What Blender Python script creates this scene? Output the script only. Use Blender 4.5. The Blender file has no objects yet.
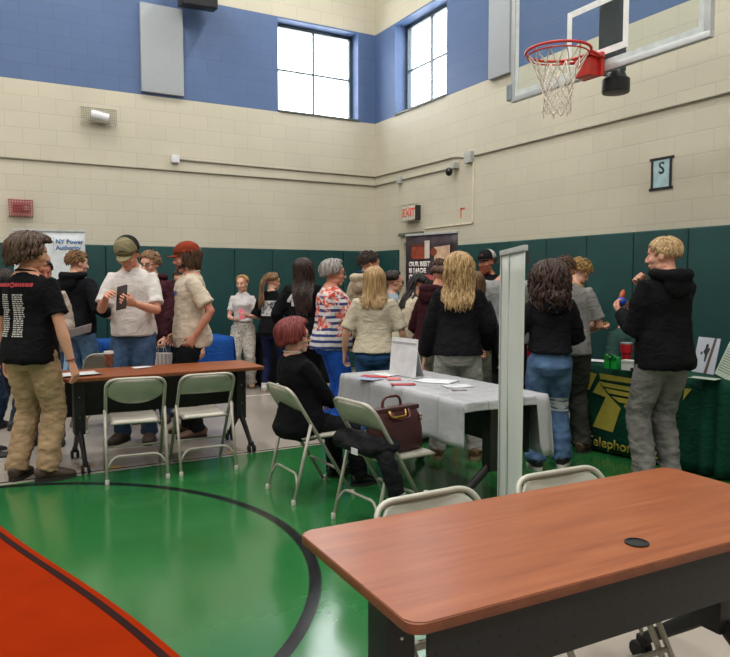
import bpy, bmesh, math, random
from mathutils import Vector, Matrix, Euler, Quaternion, noise
from mathutils.bvhtree import BVHTree
R = math.radians
PI = math.pi
sc = bpy.context.scene
COL = sc.collection
rnd = random.Random(7)

# ---------------------------------------------------------------- camera geometry (room axes: x along the far-left wall, y towards it)
CAM_H, YAW, PITCH, F_PX = 1.47, R(29.15), math.atan(47 / 700), 700.0
FW = (math.sin(YAW), math.cos(YAW))
RT = (math.cos(YAW), -math.sin(YAW))
WALL_Y, WALL_X = 10.18, 5.87

def spot(px, D):
    """floor point in the column px of the photograph at D metres in front of the camera"""
    Fc = D * math.cos(PITCH) + CAM_H * math.sin(PITCH) * 0.35
    r = (px - 365) / F_PX * Fc
    return (D * FW[0] + r * RT[0], D * FW[1] + r * RT[1], 0.0)

def ray(px, py):
    x = (px - 365) / F_PX; y = -(py - 328.5) / F_PX
    f = math.cos(PITCH) + y * math.sin(PITCH); z = -math.sin(PITCH) + y * math.cos(PITCH)
    return (FW[0] * f + RT[0] * x, FW[1] * f + RT[1] * x, z)
def at(px, py, z=0.0):
    d = ray(px, py); t = (z - CAM_H) / d[2]
    return Vector((d[0] * t, d[1] * t, z))
def on_left(px, py):
    d = ray(px, py); t = WALL_Y / d[1]
    return Vector((d[0] * t, WALL_Y, CAM_H + d[2] * t))
def on_right(px, py):
    d = ray(px, py); t = WALL_X / d[0]
    return Vector((WALL_X, d[1] * t, CAM_H + d[2] * t))
def head_to_rot(h):
    """heading h degrees clockwise from the viewing direction -> rotation about z of something that faces local +y"""
    return -YAW - R(h)

# ---------------------------------------------------------------- materials
def lin(c):
    if isinstance(c, str):
        c = c.lstrip('#'); c = [int(c[i:i + 2], 16) / 255 for i in (0, 2, 4)]
    return tuple(x / 12.92 if x <= .04045 else ((x + .055) / 1.055) ** 2.4 for x in c) + (1.0,)
class NT:
    """small node-tree helper"""
    def __init__(s, name, rough=.6, metal=0.0, spec=None):
        s.m = bpy.data.materials.new(name); s.m.use_nodes = True
        s.t = s.m.node_tree; s.b = s.t.nodes['Principled BSDF']
        s.b.inputs['Roughness'].default_value = rough; s.b.inputs['Metallic'].default_value = metal
        if spec is not None: s.b.inputs['Specular IOR Level'].default_value = spec
    def n(s, typ, **kw):
        nd = s.t.nodes.new(typ)
        for k, v in kw.items(): setattr(nd, k, v)
        return nd
    def l(s, a, b): s.t.links.new(a, b)
    def val(s, sock, v):
        if hasattr(v, 'is_linked') or hasattr(v, 'links'): s.l(v, sock)
        else: sock.default_value = v
    def math(s, op, a, b=0.0, c=None):
        nd = s.n('ShaderNodeMath', operation=op); s.val(nd.inputs[0], a); s.val(nd.inputs[1], b)
        if c is not None: s.val(nd.inputs[2], c)
        return nd.outputs[0]
    def mix(s, fac, a, b):
        nd = s.n('ShaderNodeMix', data_type='RGBA'); s.val(nd.inputs[0], fac); s.val(nd.inputs[6], a); s.val(nd.inputs[7], b)
        return nd.outputs[2]
    def coord(s, which='Object'): return s.n('ShaderNodeTexCoord').outputs[which]
    def sep(s, v):
        nd = s.n('ShaderNodeSeparateXYZ'); s.l(v, nd.inputs[0]); return nd.outputs
    def noise(s, vec, scale, detail=3, rough=.5, out='Fac'):
        nd = s.n('ShaderNodeTexNoise'); s.l(vec, nd.inputs['Vector'])
        nd.inputs['Scale'].default_value = scale; nd.inputs['Detail'].default_value = detail; nd.inputs['Roughness'].default_value = rough
        return nd.outputs[out]
    def mapv(s, vec, scale=(1, 1, 1), loc=(0, 0, 0), rot=(0, 0, 0)):
        nd = s.n('ShaderNodeMapping'); s.l(vec, nd.inputs['Vector'])
        nd.inputs['Scale'].default_value = scale; nd.inputs['Location'].default_value = loc; nd.inputs['Rotation'].default_value = rot
        return nd.outputs[0]
    def ramp(s, fac, stops):
        nd = s.n('ShaderNodeValToRGB'); s.l(fac, nd.inputs[0]); e = nd.color_ramp.elements
        while len(e) < len(stops): e.new(.5)
        for el, (p, c) in zip(e, stops): el.position = p; el.color = c
        return nd.outputs[0]
    def bump(s, h, strength=.3, dist=.01):
        nd = s.n('ShaderNodeBump'); s.l(h, nd.inputs['Height'])
        nd.inputs['Strength'].default_value = strength; nd.inputs['Distance'].default_value = dist
        s.l(nd.outputs[0], s.b.inputs['Normal'])
    def base(s, c): s.val(s.b.inputs['Base Color'], c)

_MC = {}
def M(hexc, rough=.6, metal=0.0, var=.06, scale=12, bump=0.0, spec=None):
    """plain procedural material: colour with slight mottling and optional fine bump"""
    key = (hexc, rough, metal, var, scale, bump)
    if key in _MC: return _MC[key]
    t = NT('material_' + hexc.strip('#'), rough, metal, spec); c = lin(hexc)
    co = t.coord(); nz = t.noise(co, scale, 4)
    lo = tuple(max(0, x * (1 - 2 * var)) for x in c[:3]) + (1,); hi = tuple(min(1, x * (1 + 2 * var)) for x in c[:3]) + (1,)
    t.base(t.ramp(nz, [(.3, lo), (.7, hi)]))
    if bump: t.bump(t.noise(co, scale * 14, 2), bump, .004)
    _MC[key] = t.m
    return t.m
def cloth(hexc, rough=.88, var=.10, scale=7, wrinkle=.30):
    key = ('cloth', hexc, rough, var, scale, wrinkle)
    if key in _MC: return _MC[key]
    t = NT('cloth_' + hexc.strip('#'), rough, 0, .15); c = lin(hexc); co = t.coord(); nz = t.noise(co, scale, 4)
    lo = tuple(max(0, x * (1 - 2 * var)) for x in c[:3]) + (1,); hi = tuple(min(1, x * (1 + 2 * var)) for x in c[:3]) + (1,)
    t.base(t.ramp(nz, [(.3, lo), (.7, hi)]))
    n1 = t.n('ShaderNodeTexNoise'); t.l(t.mapv(co, (1, 1, 1.6), rot=(.35, .25, 0)), n1.inputs['Vector'])
    for k, v in (('Scale', 5.5), ('Detail', 2.0), ('Roughness', .5), ('Distortion', 1.6)): n1.inputs[k].default_value = v
    ridge = t.math('ABSOLUTE', t.math('SUBTRACT', n1.outputs['Fac'], .5))
    t.bump(t.math('ADD', t.math('MULTIPLY', ridge, 2.2), t.math('MULTIPLY', t.noise(co, 160, 2), .05)), wrinkle, .035)
    _MC[key] = t.m; return t.m

# ---------------------------------------------------------------- mesh helpers
def frames(pts, up=None):
    n = len(pts); out = []
    prev = None
    for i in range(n):
        t = (pts[min(i + 1, n - 1)] - pts[max(i - 1, 0)])
        t = t.normalized() if t.length > 1e-9 else Vector((0, 0, 1))
        if up is not None:
            s = up - t * up.dot(t)
            if s.length < 1e-4: s = prev if prev is not None else t.orthogonal()
        elif prev is None: s = t.orthogonal()
        else:
            s = prev - t * prev.dot(t)
        s = s.normalized(); prev = s
        out.append((t, s, t.cross(s)))
    return out
def tube(bm, pts, rad, n=10, up=None, cap=True):
    """tube through pts; rad = number, list of numbers or list of (r_side, r_other); up gives the side direction"""
    pts = [Vector(p) for p in pts]
    if not isinstance(rad, (list, tuple)): rad = [rad] * len(pts)
    fr = frames(pts, Vector(up) if up is not None else None); rings = []
    for p, r, (t, s, b) in zip(pts, rad, fr):
        ra, rb = r if isinstance(r, (list, tuple)) else (r, r)
        rings.append([bm.verts.new(p + s * (ra * math.cos(2 * PI * k / n)) + b * (rb * math.sin(2 * PI * k / n))) for k in range(n)])
    for a, b in zip(rings, rings[1:]):
        for k in range(n): bm.faces.new((a[k], a[(k + 1) % n], b[(k + 1) % n], b[k]))
    if cap:
        bm.faces.new(rings[0][::-1]); bm.faces.new(rings[-1])
    return rings
def rounded(pts, r, seg=5, closed=False):
    """polyline with its corners rounded"""
    pts = [Vector(p) for p in pts]; out = []
    n = len(pts)
    for i, p in enumerate(pts):
        if not closed and i in (0, n - 1): out.append(p); continue
        a = pts[i - 1] - p; b = pts[(i + 1) % n] - p
        d = min(r, a.length * .49, b.length * .49)
        pa, pb = p + a.normalized() * d, p + b.normalized() * d
        for k in range(seg + 1):
            t = k / seg
            out.append(pa * (1 - t) ** 2 + p * 2 * t * (1 - t) + pb * t * t)
    return out
def box(bm, lo, hi, mat=None):
    v = [bm.verts.new((x, y, z)) for x in (lo[0], hi[0]) for y in (lo[1], hi[1]) for z in (lo[2], hi[2])]
    if mat is not None:
        for q in v: q.co = mat @ q.co
    for f in ((0, 1, 3, 2), (4, 6, 7, 5), (0, 4, 5, 1), (2, 3, 7, 6), (0, 2, 6, 4), (1, 5, 7, 3)):
        bm.faces.new([v[i] for i in f])
    return v
def bevbox(bm, lo, hi, r=.01, seg=2, mat=None):
    b = bmesh.new(); box(b, lo, hi)
    bmesh.ops.bevel(b, geom=b.edges[:], offset=r, segments=seg, affect='EDGES', profile=.7)
    merge(bm, b, mat)
def merge(bm, b, mat=None):
    mp = {}
    for v in b.verts: mp[v] = bm.verts.new(mat @ v.co if mat is not None else v.co)
    for f in b.faces:
        try: bm.faces.new([mp[v] for v in f.verts])
        except ValueError: pass
    b.free()
def ellipsoid(bm, c, r, u=16, v=10, mat=None):
    c = Vector(c); rows = []
    for i in range(1, v):
        th = PI * i / v
        rows.append([bm.verts.new(c + Vector((r[0] * math.sin(th) * math.cos(2 * PI * k / u), r[1] * math.sin(th) * math.sin(2 * PI * k / u), r[2] * math.cos(th)))) for k in range(u)])
    top = bm.verts.new(c + Vector((0, 0, r[2]))); bot = bm.verts.new(c - Vector((0, 0, r[2])))
    for k in range(u):
        bm.faces.new((top, rows[0][k], rows[0][(k + 1) % u])); bm.faces.new((bot, rows[-1][(k + 1) % u], rows[-1][k]))
    for a, b in zip(rows, rows[1:]):
        for k in range(u): bm.faces.new((a[k], b[k], b[(k + 1) % u], a[(k + 1) % u]))
    if mat is not None:
        for vv in [top, bot] + [x for q in rows for x in q]: vv.co = mat @ vv.co
def lathe(bm, prof, n=24, axis_mat=None):
    rows = []
    for r, z in prof:
        rows.append([bm.verts.new((r * math.cos(2 * PI * k / n), r * math.sin(2 * PI * k / n), z)) for k in range(n)])
    for a, b in zip(rows, rows[1:]):
        for k in range(n): bm.faces.new((a[k], a[(k + 1) % n], b[(k + 1) % n], b[k]))
    bm.faces.new(rows[0][::-1]); bm.faces.new(rows[-1])
    if axis_mat is not None:
        for q in rows:
            for v in q: v.co = axis_mat @ v.co
def prism(bm, outline, z0, z1, mat=None):
    """outline (x, y) extruded from z0 to z1"""
    a = [bm.verts.new((x, y, z0)) for x, y in outline]; b = [bm.verts.new((x, y, z1)) for x, y in outline]
    bm.faces.new(a[::-1]); bm.faces.new(b); n = len(a)
    for i in range(n): bm.faces.new((a[i], a[(i + 1) % n], b[(i + 1) % n], b[i]))
    if mat is not None:
        for v in a + b: v.co = mat @ v.co
def roundrect(x0, y0, x1, y1, r, seg=5):
    out = []
    for cx, cy, a0 in ((x1 - r, y1 - r, 0), (x0 + r, y1 - r, 90), (x0 + r, y0 + r, 180), (x1 - r, y0 + r, 270)):
        for k in range(seg + 1):
            a = R(a0 + 90 * k / seg); out.append((cx + r * math.cos(a), cy + r * math.sin(a)))
    return out
def mesh_from(bm, name, smooth=True, fix=True):
    if fix: bmesh.ops.recalc_face_normals(bm, faces=bm.faces[:])
    me = bpy.data.meshes.new(name); bm.to_mesh(me); bm.free()
    if smooth:
        for p in me.polygons: p.use_smooth = True
    return me
def put(name, me, mat, parent=None, loc=None, rotz=None, smooth_angle=None):
    """one mesh object"""
    if isinstance(me, bmesh.types.BMesh): me = mesh_from(me, name, smooth_angle is not None)
    o = bpy.data.objects.new(name, me); COL.objects.link(o)
    if mat is not None:
        me.materials.clear()
        for m in (mat if isinstance(mat, (list, tuple)) else [mat]): me.materials.append(m)
    if parent is not None: o.parent = parent
    if loc is not None: o.location = loc
    if rotz is not None: o.rotation_euler = (0, 0, rotz)
    if smooth_angle is not None and smooth_angle < 170:
        me.set_sharp_from_angle(angle=R(smooth_angle))
    return o
def thing(name, label, cat, loc=(0, 0, 0), rotz=0.0, group=None):
    o = bpy.data.objects.new(name, None); COL.objects.link(o); o.empty_display_size = .1
    o.location = loc; o.rotation_euler = (0, 0, rotz)
    return tag(o, label, cat, group)
def tag(o, label, cat, group=None):
    o['label'] = label; o['category'] = cat
    if group: o['group'] = group
    return o
def struct(name, bm, mat, smooth_angle=None):
    o = put(name, bm, mat, smooth_angle=smooth_angle); o['kind'] = 'structure'; return o
def dup(root, loc, rotz, label=None, group=None):
    r = root.copy(); COL.objects.link(r); r.location = loc; r.rotation_euler = (0, 0, rotz)
    if label: r['label'] = label
    if group: r['group'] = group
    for ch in list(root.children):
        c = ch.copy(); COL.objects.link(c); c.parent = r
        for g in list(ch.children):
            d = g.copy(); COL.objects.link(d); d.parent = c
    return r
def bake(bm, voxel, smooth=4, factor=.5):
    """closed pieces fused into one continuous surface"""
    me = mesh_from(bm, 'tmp'); o = bpy.data.objects.new('tmp', me); COL.objects.link(o)
    m = o.modifiers.new('r', 'REMESH'); m.mode = 'VOXEL'; m.voxel_size = voxel; m.use_smooth_shade = True
    if smooth:
        s = o.modifiers.new('s', 'SMOOTH'); s.iterations = smooth; s.factor = factor
    dg = bpy.context.evaluated_depsgraph_get(); dg.update()
    out = bpy.data.meshes.new_from_object(o.evaluated_get(dg))
    bpy.data.objects.remove(o); bpy.data.meshes.remove(me)
    for p in out.polygons: p.use_smooth = True
    return out
def join_mesh(bm, me, mat=None):
    mp = [bm.verts.new(mat @ v.co if mat is not None else v.co) for v in me.vertices]
    for p in me.polygons: bm.faces.new([mp[i] for i in p.vertices])
def text_mesh(s, size=1.0, bold=0.0, align='CENTER', shear=0.0):
    cu = bpy.data.curves.new('txt', 'FONT'); cu.body = s; cu.size = size; cu.align_x = align; cu.align_y = 'CENTER'
    cu.offset = bold; cu.shear = shear; cu.resolution_u = 3
    o = bpy.data.objects.new('txt', cu); COL.objects.link(o)
    dg = bpy.context.evaluated_depsgraph_get(); dg.update()
    me = bpy.data.meshes.new_from_object(o.evaluated_get(dg))
    bpy.data.objects.remove(o); bpy.data.curves.remove(cu)
    return me
def lettering(name, s, size, mat, parent, M4, bold=0.0, align='CENTER', depth=.002, shear=0.0):
    me = text_mesh(s, size, bold, align, shear); b = bmesh.new(); b.from_mesh(me); bpy.data.meshes.remove(me)
    r = bmesh.ops.extrude_face_region(b, geom=b.faces[:])
    for e in r['geom']:
        if isinstance(e, bmesh.types.BMVert): e.co.z += depth
    for v in b.verts: v.co = M4 @ v.co
    return put(name, b, mat, parent)
EXPOSURE = 0.0; LAMP = 85
CREAM, BLUE = '#c5bfac', '#556b92'
GREEN, GREEN2 = '#226030', '#296f39'
WOOD = ('#7d4025', '#91502f', '#9e5d38')
# ---------------------------------------------------------------- people
_HEAD = {}
def head_mesh():
    """template: chin at z=0, crown at z=1, face towards +y"""
    if 'h' in _HEAD: return _HEAD['h']
    b = bmesh.new(); E = lambda c, r: ellipsoid(b, c, r, 20, 12)
    E((0, -.07, .66), (.325, .42, .335)); E((0, .09, .47), (.268, .30, .36)); E((0, .10, .24), (.215, .25, .17))
    E((0, .25, .10), (.12, .11, .095)); E((0, .28, .64), (.21, .11, .12)); E((0, .345, .585), (.19, .045, .04))
    for s in (-1, 1):
        E((s * .15, .235, .385), (.11, .12, .10)); E((s * .045, .415, .345), (.038, .045, .032))
        E((s * .325, -.04, .47), (.035, .085, .125)); E((s * .30, -.0, .45), (.045, .06, .09)); E((s * .17, .0, .18), (.085, .16, .12))
    tube(b, [(0, .345, .57), (0, .40, .48), (0, .455, .40), (0, .475, .365), (0, .40, .335)], [.036, .04, .048, .046, .03], 10)
    E((0, .37, .245), (.095, .045, .03)); E((0, .36, .205), (.085, .05, .032))
    tube(b, [(0, -.12, -.25), (0, -.10, .05), (0, -.05, .35)], [(.20, .215), (.20, .22), (.19, .24)], 16, up=(1, 0, 0))
    _HEAD['h'] = bake(b, .024, 3); return _HEAD['h']
_HANDS = {}
def hand_mesh(curl, side):
    """template of length 1: wrist at origin, fingers along +y, palm faces -z, thumb on +x (side=1)"""
    key = (curl, side)
    if key in _HANDS: return _HANDS[key]
    b = bmesh.new()
    tube(b, [(0, -.12, 0), (0, 0, 0), (0, .14, 0), (.01, .32, 0), (.005, .46, .01), (.0, .52, .012)], [(.14, .11), (.15, .11), (.185, .105), (.215, .098), (.215, .085), (.19, .06)], 14, up=(1, 0, 0))
    a = R(curl)
    for x, ln, spread in ((.165, .43, 8), (.056, .49, 2), (-.054, .45, -4), (-.158, .35, -11)):
        p = Vector((x, .44, .01)); d0 = Vector((math.sin(R(spread)), math.cos(R(spread)), 0)); pts = [p]; q = p.copy(); ang = a * .25
        for f in (.10, .40, .30, .24):
            dirv = d0 * math.cos(ang) + Vector((0, 0, -1)) * math.sin(ang)
            q = q + dirv * (ln * f); pts.append(q.copy()); ang += a
        tube(b, pts, [.052, .052, .048, .044, .034], 8)
    c = min(1.0, curl / 50)
    tube(b, [(.10, .12, -.02), (.22, .24, -.05 - .03 * c), (.31 - .06 * c, .38, -.08 - .10 * c), (.33 - .16 * c, .50 - .02 * c, -.09 - .17 * c)], [.085, .072, .056, .042], 8)
    if side < 0:
        for v in b.verts: v.co.x = -v.co.x
    _HANDS[key] = bake(b, .024, 2, .4); return _HANDS[key]

def smooth01(t): t = max(0, min(1, t)); return t * t * (3 - 2 * t)
TORSO_M = [(-.075, .062, .056, -.004), (-.03, .087, .070, -.008), (.03, .084, .062, -.002), (.09, .078, .056, .004), (.16, .084, .061, .006), (.22, .093, .066, .004), (.255, .094, .060, 0), (.280, .080, .051, -.005), (.300, .056, .043, -.009), (.318, .038, .038, -.008), (.33, .035, .036, -.006)]
TORSO_F = [(-.075, .064, .060, -.006), (-.03, .094, .076, -.012), (.03, .084, .064, -.002), (.09, .071, .054, .004), (.16, .075, .060, .008), (.205, .083, .071, .012), (.252, .083, .057, 0), (.278, .070, .047, -.005), (.300, .047, .038, -.009), (.318, .033, .033, -.008), (.33, .031, .032, -.006)]

def ik(S, W, l1, l2, pole):
    d = W - S; L = d.length
    if L > (l1 + l2) * .995: W = S + d * ((l1 + l2) * .995 / L); d = W - S; L = d.length
    a = (l1 * l1 - l2 * l2 + L * L) / (2 * L); h = math.sqrt(max(0, l1 * l1 - a * a)); u = d.normalized()
    p = pole - u * pole.dot(u); p = p.normalized() if p.length > 1e-6 else u.orthogonal()
    return S + u * a + p * h, W
def fold(me, amp, freq, seed=0, zs=(1, 1, 1), power=1.0, mask=None):
    off = Vector((seed * 3.17, seed * 1.7, seed * 5.1)); co = [v.co.copy() for v in me.vertices]; nr = [v.normal.copy() for v in me.vertices]
    for i, v in enumerate(me.vertices):
        p = Vector((co[i].x * zs[0], co[i].y * zs[1], co[i].z * zs[2])) * freq + off
        w = noise.noise(p) + .5 * noise.noise(p * 2.1); w = 1 - abs(w) * 2.2 if power == 2 else w
        v.co = co[i] + nr[i] * (amp * w * (mask(co[i]) if mask else 1))
    me.update()

def hair_strands(bm, Mh, hs, seed):
    """locks of hair that follow the scalp and then hang; Mh: head template -> body space (scaled)"""
    r = random.Random(seed); C = Vector((0, -.065, .635)); RX, RY, RZ = .352, .452, .385
    L = hs.get('len', 0.0); hh = hs['_hh']; thick = hs.get('thick', .012); wave = hs.get('wave', 0.0); wf = hs.get('freq', 22); puff = hs.get('puff', 1.0)
    front = hs.get('front', 50); back_lift = hs.get('lift', 0.0); short = hs.get('short', False); shoulder = hs.get('_neck')
    def scalp(th, ph, k=1.0): return C + Vector((RX * k * math.sin(th) * math.sin(ph), RY * k * math.sin(th) * math.cos(ph), RZ * k * math.cos(th)))
    def th_end(ph):
        d = abs((ph + PI) % (2 * PI) - PI)   # 0 front .. pi back
        t = smooth01((d - R(38)) / R(55)); en = hs.get('end', 120 if short else 112); return R(front) * (1 - t) + R(min(en, 102)) * t + R(max(0, en - 102)) * smooth01((d - R(100)) / R(45))
    for i in range(hs.get('n', 150)):
        ph = r.uniform(-PI, PI); te = th_end(ph); k0 = puff * r.uniform(.97, 1.05)
        if short:
            th = te * .98 * math.sqrt(r.random()); ln = hs.get('short_len', .22) * r.uniform(.7, 1.3)
            pts = []; swirl = r.uniform(-.5, .5)
            for q in range(4):
                t = q / 3; pts.append(scalp(th + ln * t * hs.get('lay', .8), ph + swirl * t * ln * 2, k0 + hs.get('spike', .08) * t))
            pts = [Mh @ p for p in pts]
            tube(bm, pts, [thick * .7, thick, thick * .9, thick * .25], 5); continue
        t0 = r.uniform(R(3), min(te * .7, R(60))); pts = []; n = 6
        sway = r.uniform(-.25, .25)
        for q in range(n):
            t = q / (n - 1); pts.append(Mh @ scalp(t0 + (te - t0) * t, ph + sway * t * .5, k0 + .04 * t))
        d = abs((ph + PI) % (2 * PI) - PI)
        if L > 0 and d > R(hs.get('hang_from', 62)):
            p = pts[-1].copy(); dirv = (pts[-1] - pts[-2]).normalized(); ln = L * r.uniform(.72, 1.05); m = max(4, int(ln / .035)); st = ln / m
            for q in range(m):
                dirv = (dirv * .55 + Vector((0, 0, -1)) * .45).normalized(); p = p + dirv * st
                if shoulder is not None:   # lie over the shoulders and back
                    c, rx, ry = shoulder; dz = c.z - p.z
                    if dz > -.05:   # settle behind (or, from the temples, before) the shoulders
                        g = smooth01((dz + .05) / .16); sg = -1 if d > R(hs.get('part', 80)) else 1; ty = sg * (ry * g + .022) + c.y
                        if (p.y - ty) * sg < 0: p.y += (ty - p.y) * (.35 + .4 * g)
                        p.x += (c.x - p.x) * .02 + hs.get('drift', 0)
                pts.append(p.copy())
        if wave:
            a1, a2 = r.uniform(0, 6.28), r.uniform(0, 6.28)
            for q in range(2, len(pts)):
                g = min(1, q / 5); s_ = q * .035 * wf
                pts[q] = pts[q] + Vector((math.sin(s_ + a1), math.cos(s_ * .9 + a2), .4 * math.sin(s_ * 1.1 + a2))) * wave * g
        m = len(pts); rr = thick * r.uniform(.75, 1.25)
        tube(bm, pts, [rr * (.6 + .4 * min(1, q / 2)) * (1 if q < m - 2 else .55 if q == m - 2 else .18) for q in range(m)], 5)
    # the dome of hair under the locks
    U, V = 28, 12; rows = []
    for i in range(V + 1):
        rows.append([bm.verts.new(Mh @ scalp(max(.02, th_end(2 * PI * k / U) * i / V), 2 * PI * k / U, .985 * (puff if not short else max(1, puff * .985)))) for k in range(U)])
    for a, b in zip(rows, rows[1:]):
        for k in range(U): bm.faces.new((a[k], a[(k + 1) % U], b[(k + 1) % U], b[k]))
    bm.faces.new(rows[0])
def hair_mat(c1, c2):
    key = ('hair', c1, c2)
    if key in _MC: return _MC[key]
    t = NT('hair_' + c1.strip('#'), .5, 0, .35); co = t.coord()
    nz = t.noise(t.mapv(co, (1, 1, .18)), 55, 3, .6); t.base(t.ramp(nz, [(.32, lin(c1)), (.68, lin(c2))]))
    t.bump(nz, .5, .01); _MC[key] = t.m; return t.m
def skin_mat(c):
    key = ('skin', c)
    if key in _MC: return _MC[key]
    t = NT('skin_' + c.strip('#'), .55, 0, .35); co = t.coord(); a = lin(c)
    warm = (min(1, a[0] * 1.05), a[1] * .86, a[2] * .82, 1); t.base(t.ramp(t.noise(co, 9, 3), [(.35, warm), (.65, a)]))
    t.b.inputs['Subsurface Weight'].default_value = .08; t.b.inputs['Subsurface Radius'].default_value = (.012, .005, .003); _MC[key] = t.m; return t.m

HANG = lambda s, fwd=.03, out=.155, z=.475: dict(w=(s * out, fwd, z), pole=(s * .45, -1, 0), palm=(-s, 0, 0), curl=22)
def person(label, loc, rotz, H=1.75, sex='m', w=1.0, lean=0, side=0, twist=0, head=(0, 0, 0), rh=None, lh=None, feet=None, seat=None,
           skin='#d3a58c', hair=None, shirt=None, pants=None, shoes=None, collar=None, hood=None, cap=None, glasses=None, beard=None, seed=1, group=None, knees=None, brow='#4a3628', neck=1.0):
    ph = (seat if seat else .53 * H)
    T = [(s, a * w, d * (1 + (w - 1) * .9), c) for s, a, d, c in (TORSO_M if sex == 'm' else TORSO_F)]
    def frame(s):
        t = smooth01(s / .24); return Matrix.Rotation(R(twist) * t, 3, 'Z') @ Matrix.Rotation(-R(lean) * (.25 + .75 * t if s > 0 else 0), 3, 'X') @ Matrix.Rotation(R(side) * t, 3, 'Y')
    def spine(s):
        if s <= 0: return Vector((0, 0, ph + s * H))
        p = Vector((0, 0, ph)); n = 14
        for i in range(n): p = p + frame(s * (i + .5) / n) @ Vector((0, 0, s / n * H))
        return p
    def ring(bm, s, a, d, c):
        p, f = spine(s), frame(s); p = p + f @ Vector((0, c * H, 0)); return p, f, a * H, d * H
    def torso(bm, rows, n=20):
        rs = []
        for s, a, d, c in rows:
            p, f, ra, rb = ring(bm, s, a, d, c)
            vs = []
            for k in range(n):
                u, v = math.cos(2 * PI * k / n), math.sin(2 * PI * k / n); e = .8   # slightly squarish section
                vs.append(bm.verts.new(p + f @ Vector((ra * math.copysign(abs(u) ** e, u), rb * math.copysign(abs(v) ** e, v), 0))))
            rs.append(vs)
        for a_, b_ in zip(rs, rs[1:]):
            for k in range(n): bm.faces.new((a_[k], a_[(k + 1) % n], b_[(k + 1) % n], b_[k]))
        bm.faces.new(rs[0][::-1]); bm.faces.new(rs[-1])
    fch = frame(.27); ls = .97 if sex == 'm' else .86; sw = (.098 if sex == 'm' else .085) * w
    arms = {}
    for s, spec in ((1, rh), (-1, lh)):
        spec = spec or HANG(s)
        S = spine(.262) + fch @ Vector((s * sw * H, -.004 * H, 0))
        W = Vector(spec['w']) * H
        if seat: W.z += ph - .53 * H
        E_, W = ik(S, W, .172 * H, .150 * H, Vector(spec['pole'])); arms[s] = (S, E_, W, spec)
    legs = {}
    feet = feet or (dict(p=(.065, 0), toe=12), dict(p=(-.065, -.01), toe=-12))
    for s, ft in zip((1, -1), feet):
        Hp = Vector((s * .05 * H, 0, ph - .015 * H)); A = Vector((ft['p'][0] * H, ft['p'][1] * H, ft.get('z', .05) * H if not seat else ft.get('z', .05 * H)))
        kp = Vector(knees[0 if s > 0 else 1]) if knees else Vector((s * .12 + .3 * math.sin(R(-ft.get('toe', 0))), 1, .1))
        K, A = ik(Hp, A, .245 * H, .238 * H, kp); legs[s] = (Hp, K, A, ft.get('toe', 0))
    # --- head frame
    hh = (.141 if sex == 'm' else .142) * H; hh = max(hh, .222)
    Fh = frame(.34) @ Matrix.Rotation(R(head[0]), 3, 'Z') @ Matrix.Rotation(-R(head[1]), 3, 'X') @ Matrix.Rotation(R(head[2]), 3, 'Y')
    piv = spine(.321) + frame(.321) @ Vector((0, .002 * H, 0)); hm = Matrix.Translation(piv) @ Fh.to_4x4() @ Matrix.Diagonal((hh, hh, hh, 1)) @ Matrix.Translation((0, .055, -.03))
    # --- continuous body
    b = bmesh.new(); torso(b, T)
    nk = [spine(.29), spine(.315), spine(.335), hm @ Vector((0, -.08, .22))]
    tube(b, nk, [(.040 * H * ls * neck, .039 * H * ls), (.034 * H * ls * neck, .035 * H * ls), (.0315 * H * ls * neck, .034 * H * ls), (.031 * H * ls, .034 * H * ls)], 14, up=(1, 0, 0))
    for s, (S, E_, W, spec) in arms.items():
        q = H * ls * (1 + (w - 1) * .5)
        tube(b, [spine(.258) + fch @ Vector((s * sw * H * .5, 0, 0)), S, S.lerp(E_, .3), S.lerp(E_, .65), E_, E_.lerp(W, .28), E_.lerp(W, .65), W], [.030 * q, .0305 * q, .0285 * q, .026 * q, .0225 * q, .0245 * q, .0195 * q, .0150 * q], 12)
    for s, (Hp, K, A, toe) in legs.items():
        q = H * (.5 + .5 * w)
        tube(b, [Hp + Vector((0, 0, .03 * H)), Hp, Hp.lerp(K, .4), Hp.lerp(K, .75), K, K.lerp(A, .3), K.lerp(A, .7), A, A - Vector((0, 0, .02 * H))], [.046 * q, .048 * q, .042 * q, .034 * q, .028 * q, .029 * q, .022 * q, .018 * q, .018 * q], 12)
        fd = Vector((math.sin(R(toe)), math.cos(R(toe)), 0))
        tube(b, [A - fd * .03 * H + Vector((0, 0, -.02 * H)), A + fd * .03 * H + Vector((0, 0, -.022 * H)), A + fd * .10 * H + Vector((0, 0, -.034 * H))], [.02 * H, .022 * H, .014 * H], 10)
    body = bake(b, .013, 4)
    b = bmesh.new(); join_mesh(b, body); bpy.data.meshes.remove(body)
    join_mesh(b, head_mesh(), hm)
    hl = (.104 if sex == 'm' else .100) * H
    grips = {}
    for s, (S, E_, W, spec) in arms.items():
        fa = (W - E_).normalized(); dirv = Vector(spec['dir']).normalized() if 'dir' in spec else fa
        pn = Vector(spec['palm']); z = -(pn - dirv * pn.dot(dirv)).normalized(); x = dirv.cross(z)
        mm = Matrix((x, dirv, z)).transposed().to_4x4(); mm = Matrix.Translation(W) @ mm @ Matrix.Diagonal((hl, hl, hl, 1))
        # looking along the fingers with the palm down the thumb of the right hand is on the left
        join_mesh(b, hand_mesh(spec.get('curl', 22), -1 if s > 0 else 1), mm); grips[s] = mm
    me = mesh_from(b, 'person'); root = put('person', me, skin_mat(skin)); root.location = loc; root.rotation_euler = (0, 0, rotz)
    tag(root, label, 'person', group)
    out = dict(root=root, hm=hm, spine=spine, frame=frame, grips=grips, arms=arms, hh=hh, legs=legs)
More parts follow.
